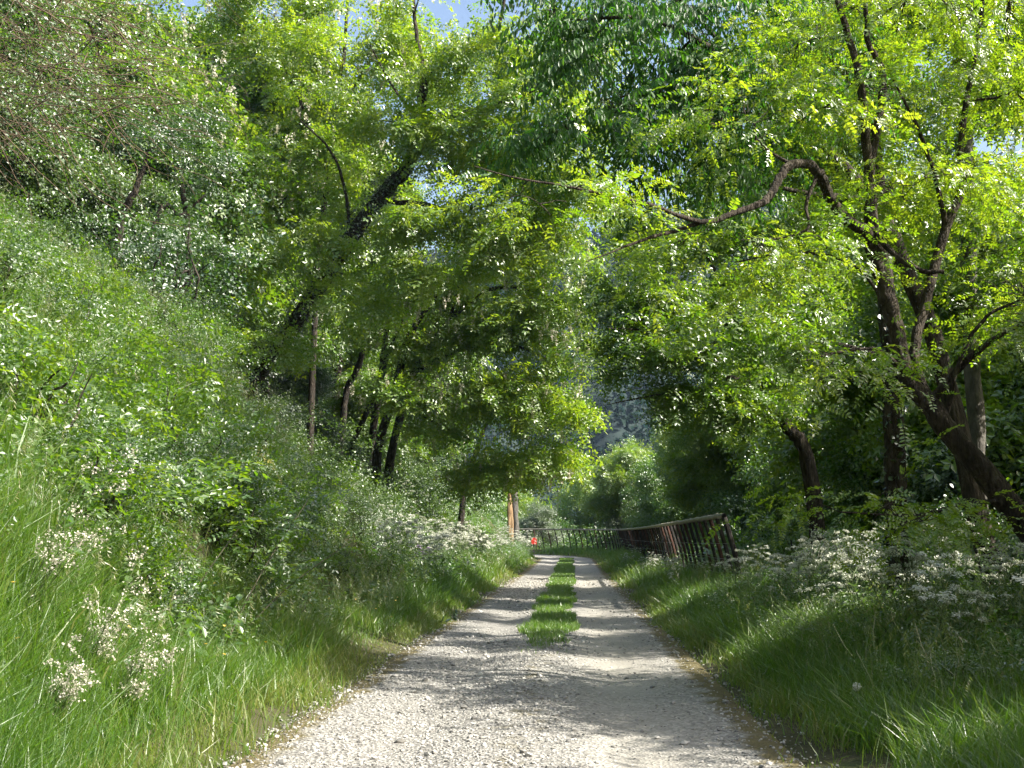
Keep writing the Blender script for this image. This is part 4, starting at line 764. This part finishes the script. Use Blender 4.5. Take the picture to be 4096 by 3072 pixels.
# buttercups
bt = Tpl(); 
for k in range(5): bt.add(*leaflet(.016, .016), rotm(k*1.256, -.35), (0, 0, .3))
bv, bf = bt.done(); sv, sf = tube(np.array([[0, 0, 0], [.01, 0, .16], [0, 0, .3]]), np.array([.0016]*3), 3)
bo = mesh_obj('buttercup', [(bv, bf, None, 0), (sv, sf, None, 1)], [M['yellow'], M['stalk']]); first = True
for grp, lab, lst in [('buttercups in the left grass', 'yellow buttercup in the grass left of the track', [at_s(rng.uniform(-4.2, -2.3), 7+14*rng.random()**1.3) for _ in range(44)]), ('buttercups in the right grass', 'yellow buttercup in the grass right of the track', [at_s(rng.uniform(2.6, 4.6), 8+14*rng.random()) for _ in range(22)])]:
    for p in lst:
        o = bo if first else bo.copy()
        if not first: COL.objects.link(o)
        first = False; s = rng.uniform(.9, 1.7); o.location = p; o.scale = (1.2, 1.2, s); o.rotation_euler = (rng.normal(0, .25), rng.normal(0, .25), rng.uniform(0, 6)); tag(o, lab, 'flower', grp)
# dandelion clock
b = hit(858, 728); e = thing('dandelion_clock', 'round grey dandelion clock in the right verge grass', 'flower', b); v, f = tube(np.array([[0, 0, 0], [.01, 0, .15], [0, 0, .3]]), np.full(3, .002), 4); mesh_obj('stem', [(v, f)], M['stalk'], e)
n = 160; d = unit(rng.normal(size=(n, 3))); mesh_obj('seed_head', scatter([leaflet(.03, .0035)], np.zeros(n, int), rot_from(d, rng.normal(size=(n, 3))), np.array([[0, 0, .31]])+d*.003, np.ones(n), rng.random(n))+scatter([leaflet(.01, .01)], np.zeros(n, int), rot_from(rng.normal(size=(n, 3)), d), np.array([[0, 0, .31]])+d*.03, np.ones(n), rng.random(n)), M['white'], e)
# fallen stick and broken twig
b = hit(738, 742); b2 = hit(772, 736); C = smooth_path(np.array([b+[0, 0, .02], (b+b2)/2+[0, 0, .035], b2+[0, 0, .02]]), 8); v, f = tube(C-b, np.linspace(.009, .005, 8), 6, rough=.2); o = tag(mesh_obj('fallen_stick', [(v, f)], M['cane'], None, True), 'short dark stick lying at the right edge of the gravel', 'stick'); o.location = b
b = hit(438, 628); e = thing('fallen_twig', 'broken leafy twig lying at the left edge of the gravel', 'twig', b); C = smooth_path(np.array([[-.2, 0, .03], [0, 0, .09], [.18, .05, .12], [.3, .05, .25]]), 10); v, f = tube(C, np.linspace(.007, .003, 10), 5); mesh_obj('stem', [(v, f)], M['cane'], e, True)
n = 12; i = rng.integers(4, 10, n); mesh_obj('foliage', scatter([leaflet(.13, .06, True)], np.zeros(n, int), rot_from(rng.normal(size=(n, 3))+[.5, 0, .3], np.array([0, 0, 1.])+rng.normal(0, .5, (n, 3))), C[i], rng.uniform(.7, 1.2, n), rng.random(n)), M['dark'], e)
# red marker on a post where the track bends
b = hit(534, 556); dd = b[1]; e = thing('trail_marker', 'small red marker plate on a stake in the weeds at the bend', 'marker', b); top = W(534, 541, dd)
v, f = tube(np.array([[0, 0, -.1], [0, 0, top[2]-b[2]-.05]]), np.array([.03, .03]), 6); mesh_obj('stake', [(v, f)], M['post'], e)
w_, h_ = .42, .5; q = np.array([[x, y, z] for y in (-.05, -.02) for x, z in ((-w_/2, -h_/2), (w_/2, -h_/2), (w_/2, h_/2), (-w_/2, h_/2))])+[0, 0, top[2]-b[2]]
M['red'] = surf_mat('red paint', [(.3, (.5, .02, .015)), (.7, (.6, .035, .025))], 5, .5, .05); mesh_obj('plate', [(q, np.array([[0, 1, 2, 3], [7, 6, 5, 4], [0, 4, 5, 1], [1, 5, 6, 2], [2, 6, 7, 3], [3, 7, 4, 0]]))], M['red'], e)
# old broken stump
b = hit(516, 545, 40, 90); d = b[1]; e = thing('broken_stump', 'tall weathered grey stump with torn brown wood at the bend', 'stump', b)
tp = smooth_path(np.array([np.append(b-[0, 0, .3], .27), np.append(W(515, 515, d), .25), np.append(W(514, 490, d), .26), np.append(W(513, 474, d), .16)]), 16); v, f = tube(tp[:, :3], tp[:, 3], 14, rough=.22); v[-14:] += rng.normal(0, .25, (14, 3))*[.4, .4, 1]; mesh_obj('trunk', [(v, f)], M['bark_pale'], e, True, b)
tp = smooth_path(np.array([np.append(b+[-.35, -.15, 0], .24), np.append(W(510, 510, d)-[0, .2, 0], .2), np.append(W(509, 490, d)-[0, .2, 0], .08)]), 10); v, f = tube(tp[:, :3], tp[:, 3], 9, rough=.3); M['torn'] = surf_mat('torn wood', [(.3, (.16, .09, .04)), (.7, (.36, .25, .14))], 6, .9, .8, stretch=(1, 1, .3)); mesh_obj('torn_wood', [(v, f)], M['torn'], e, False, b)
# mossy rock on the end of the spur
b = hit(258, 478, 15); M['moss'] = surf_mat('yellow moss on rock', [(.38, (.06, .05, .025)), (.52, (.15, .13, .03)), (.7, (.26, .22, .05))], 3, .95, 1., 25)
n1_, n2_ = 28, 16; th = np.linspace(0, 2*pi, n1_, endpoint=False); ph_ = np.linspace(.05, pi-.05, n2_); TH, PH = np.meshgrid(th, ph_); rr = 1+.18*np.sin(3*TH+2*PH)+.12*np.sin(7*TH-3*PH)+rng.normal(0, .06, TH.shape)
V = np.stack([.34*rr*np.sin(PH)*np.cos(TH), .5*rr*np.sin(PH)*np.sin(TH), .05+.6*rr*np.cos(PH)], -1).reshape(-1, 3); i, j = np.meshgrid(np.arange(n2_-1), np.arange(n1_), indexing='ij'); A = i*n1_+j; B = i*n1_+(j+1) % n1_
o = tag(mesh_obj('mossy_rock', [(V, np.stack([A, A+n1_, B+n1_, B], -1).reshape(-1, 4))], M['moss'], None, True), 'yellow mossy rock face at the end of the left bank spur', 'rock'); o.location = b; o.rotation_euler = (0, -.6, .3)
# thin blue air between the track and the hill
hx = [(x, y, z) for x in (-520, 520) for y in (-330, 1150) for z in (-40, 260)]
m = bpy.data.materials.new('air'); m.use_nodes = True; nt = m.node_tree; nt.nodes.clear(); pv = nt.nodes.new('ShaderNodeVolumePrincipled'); out = nt.nodes.new('ShaderNodeOutputMaterial'); nt.links.new(pv.outputs[0], out.inputs[1]); pv.inputs['Density'].default_value = .00014; pv.inputs['Color'].default_value = (.5, .7, 1, 1)
tag(mesh_obj('haze', [(np.array(hx, float), np.array([[0, 1, 3, 2], [4, 6, 7, 5], [0, 4, 5, 1], [2, 3, 7, 6], [0, 2, 6, 4], [1, 5, 7, 3]]))], m), 'thin bluish air in the valley', 'haze', kind='stuff')
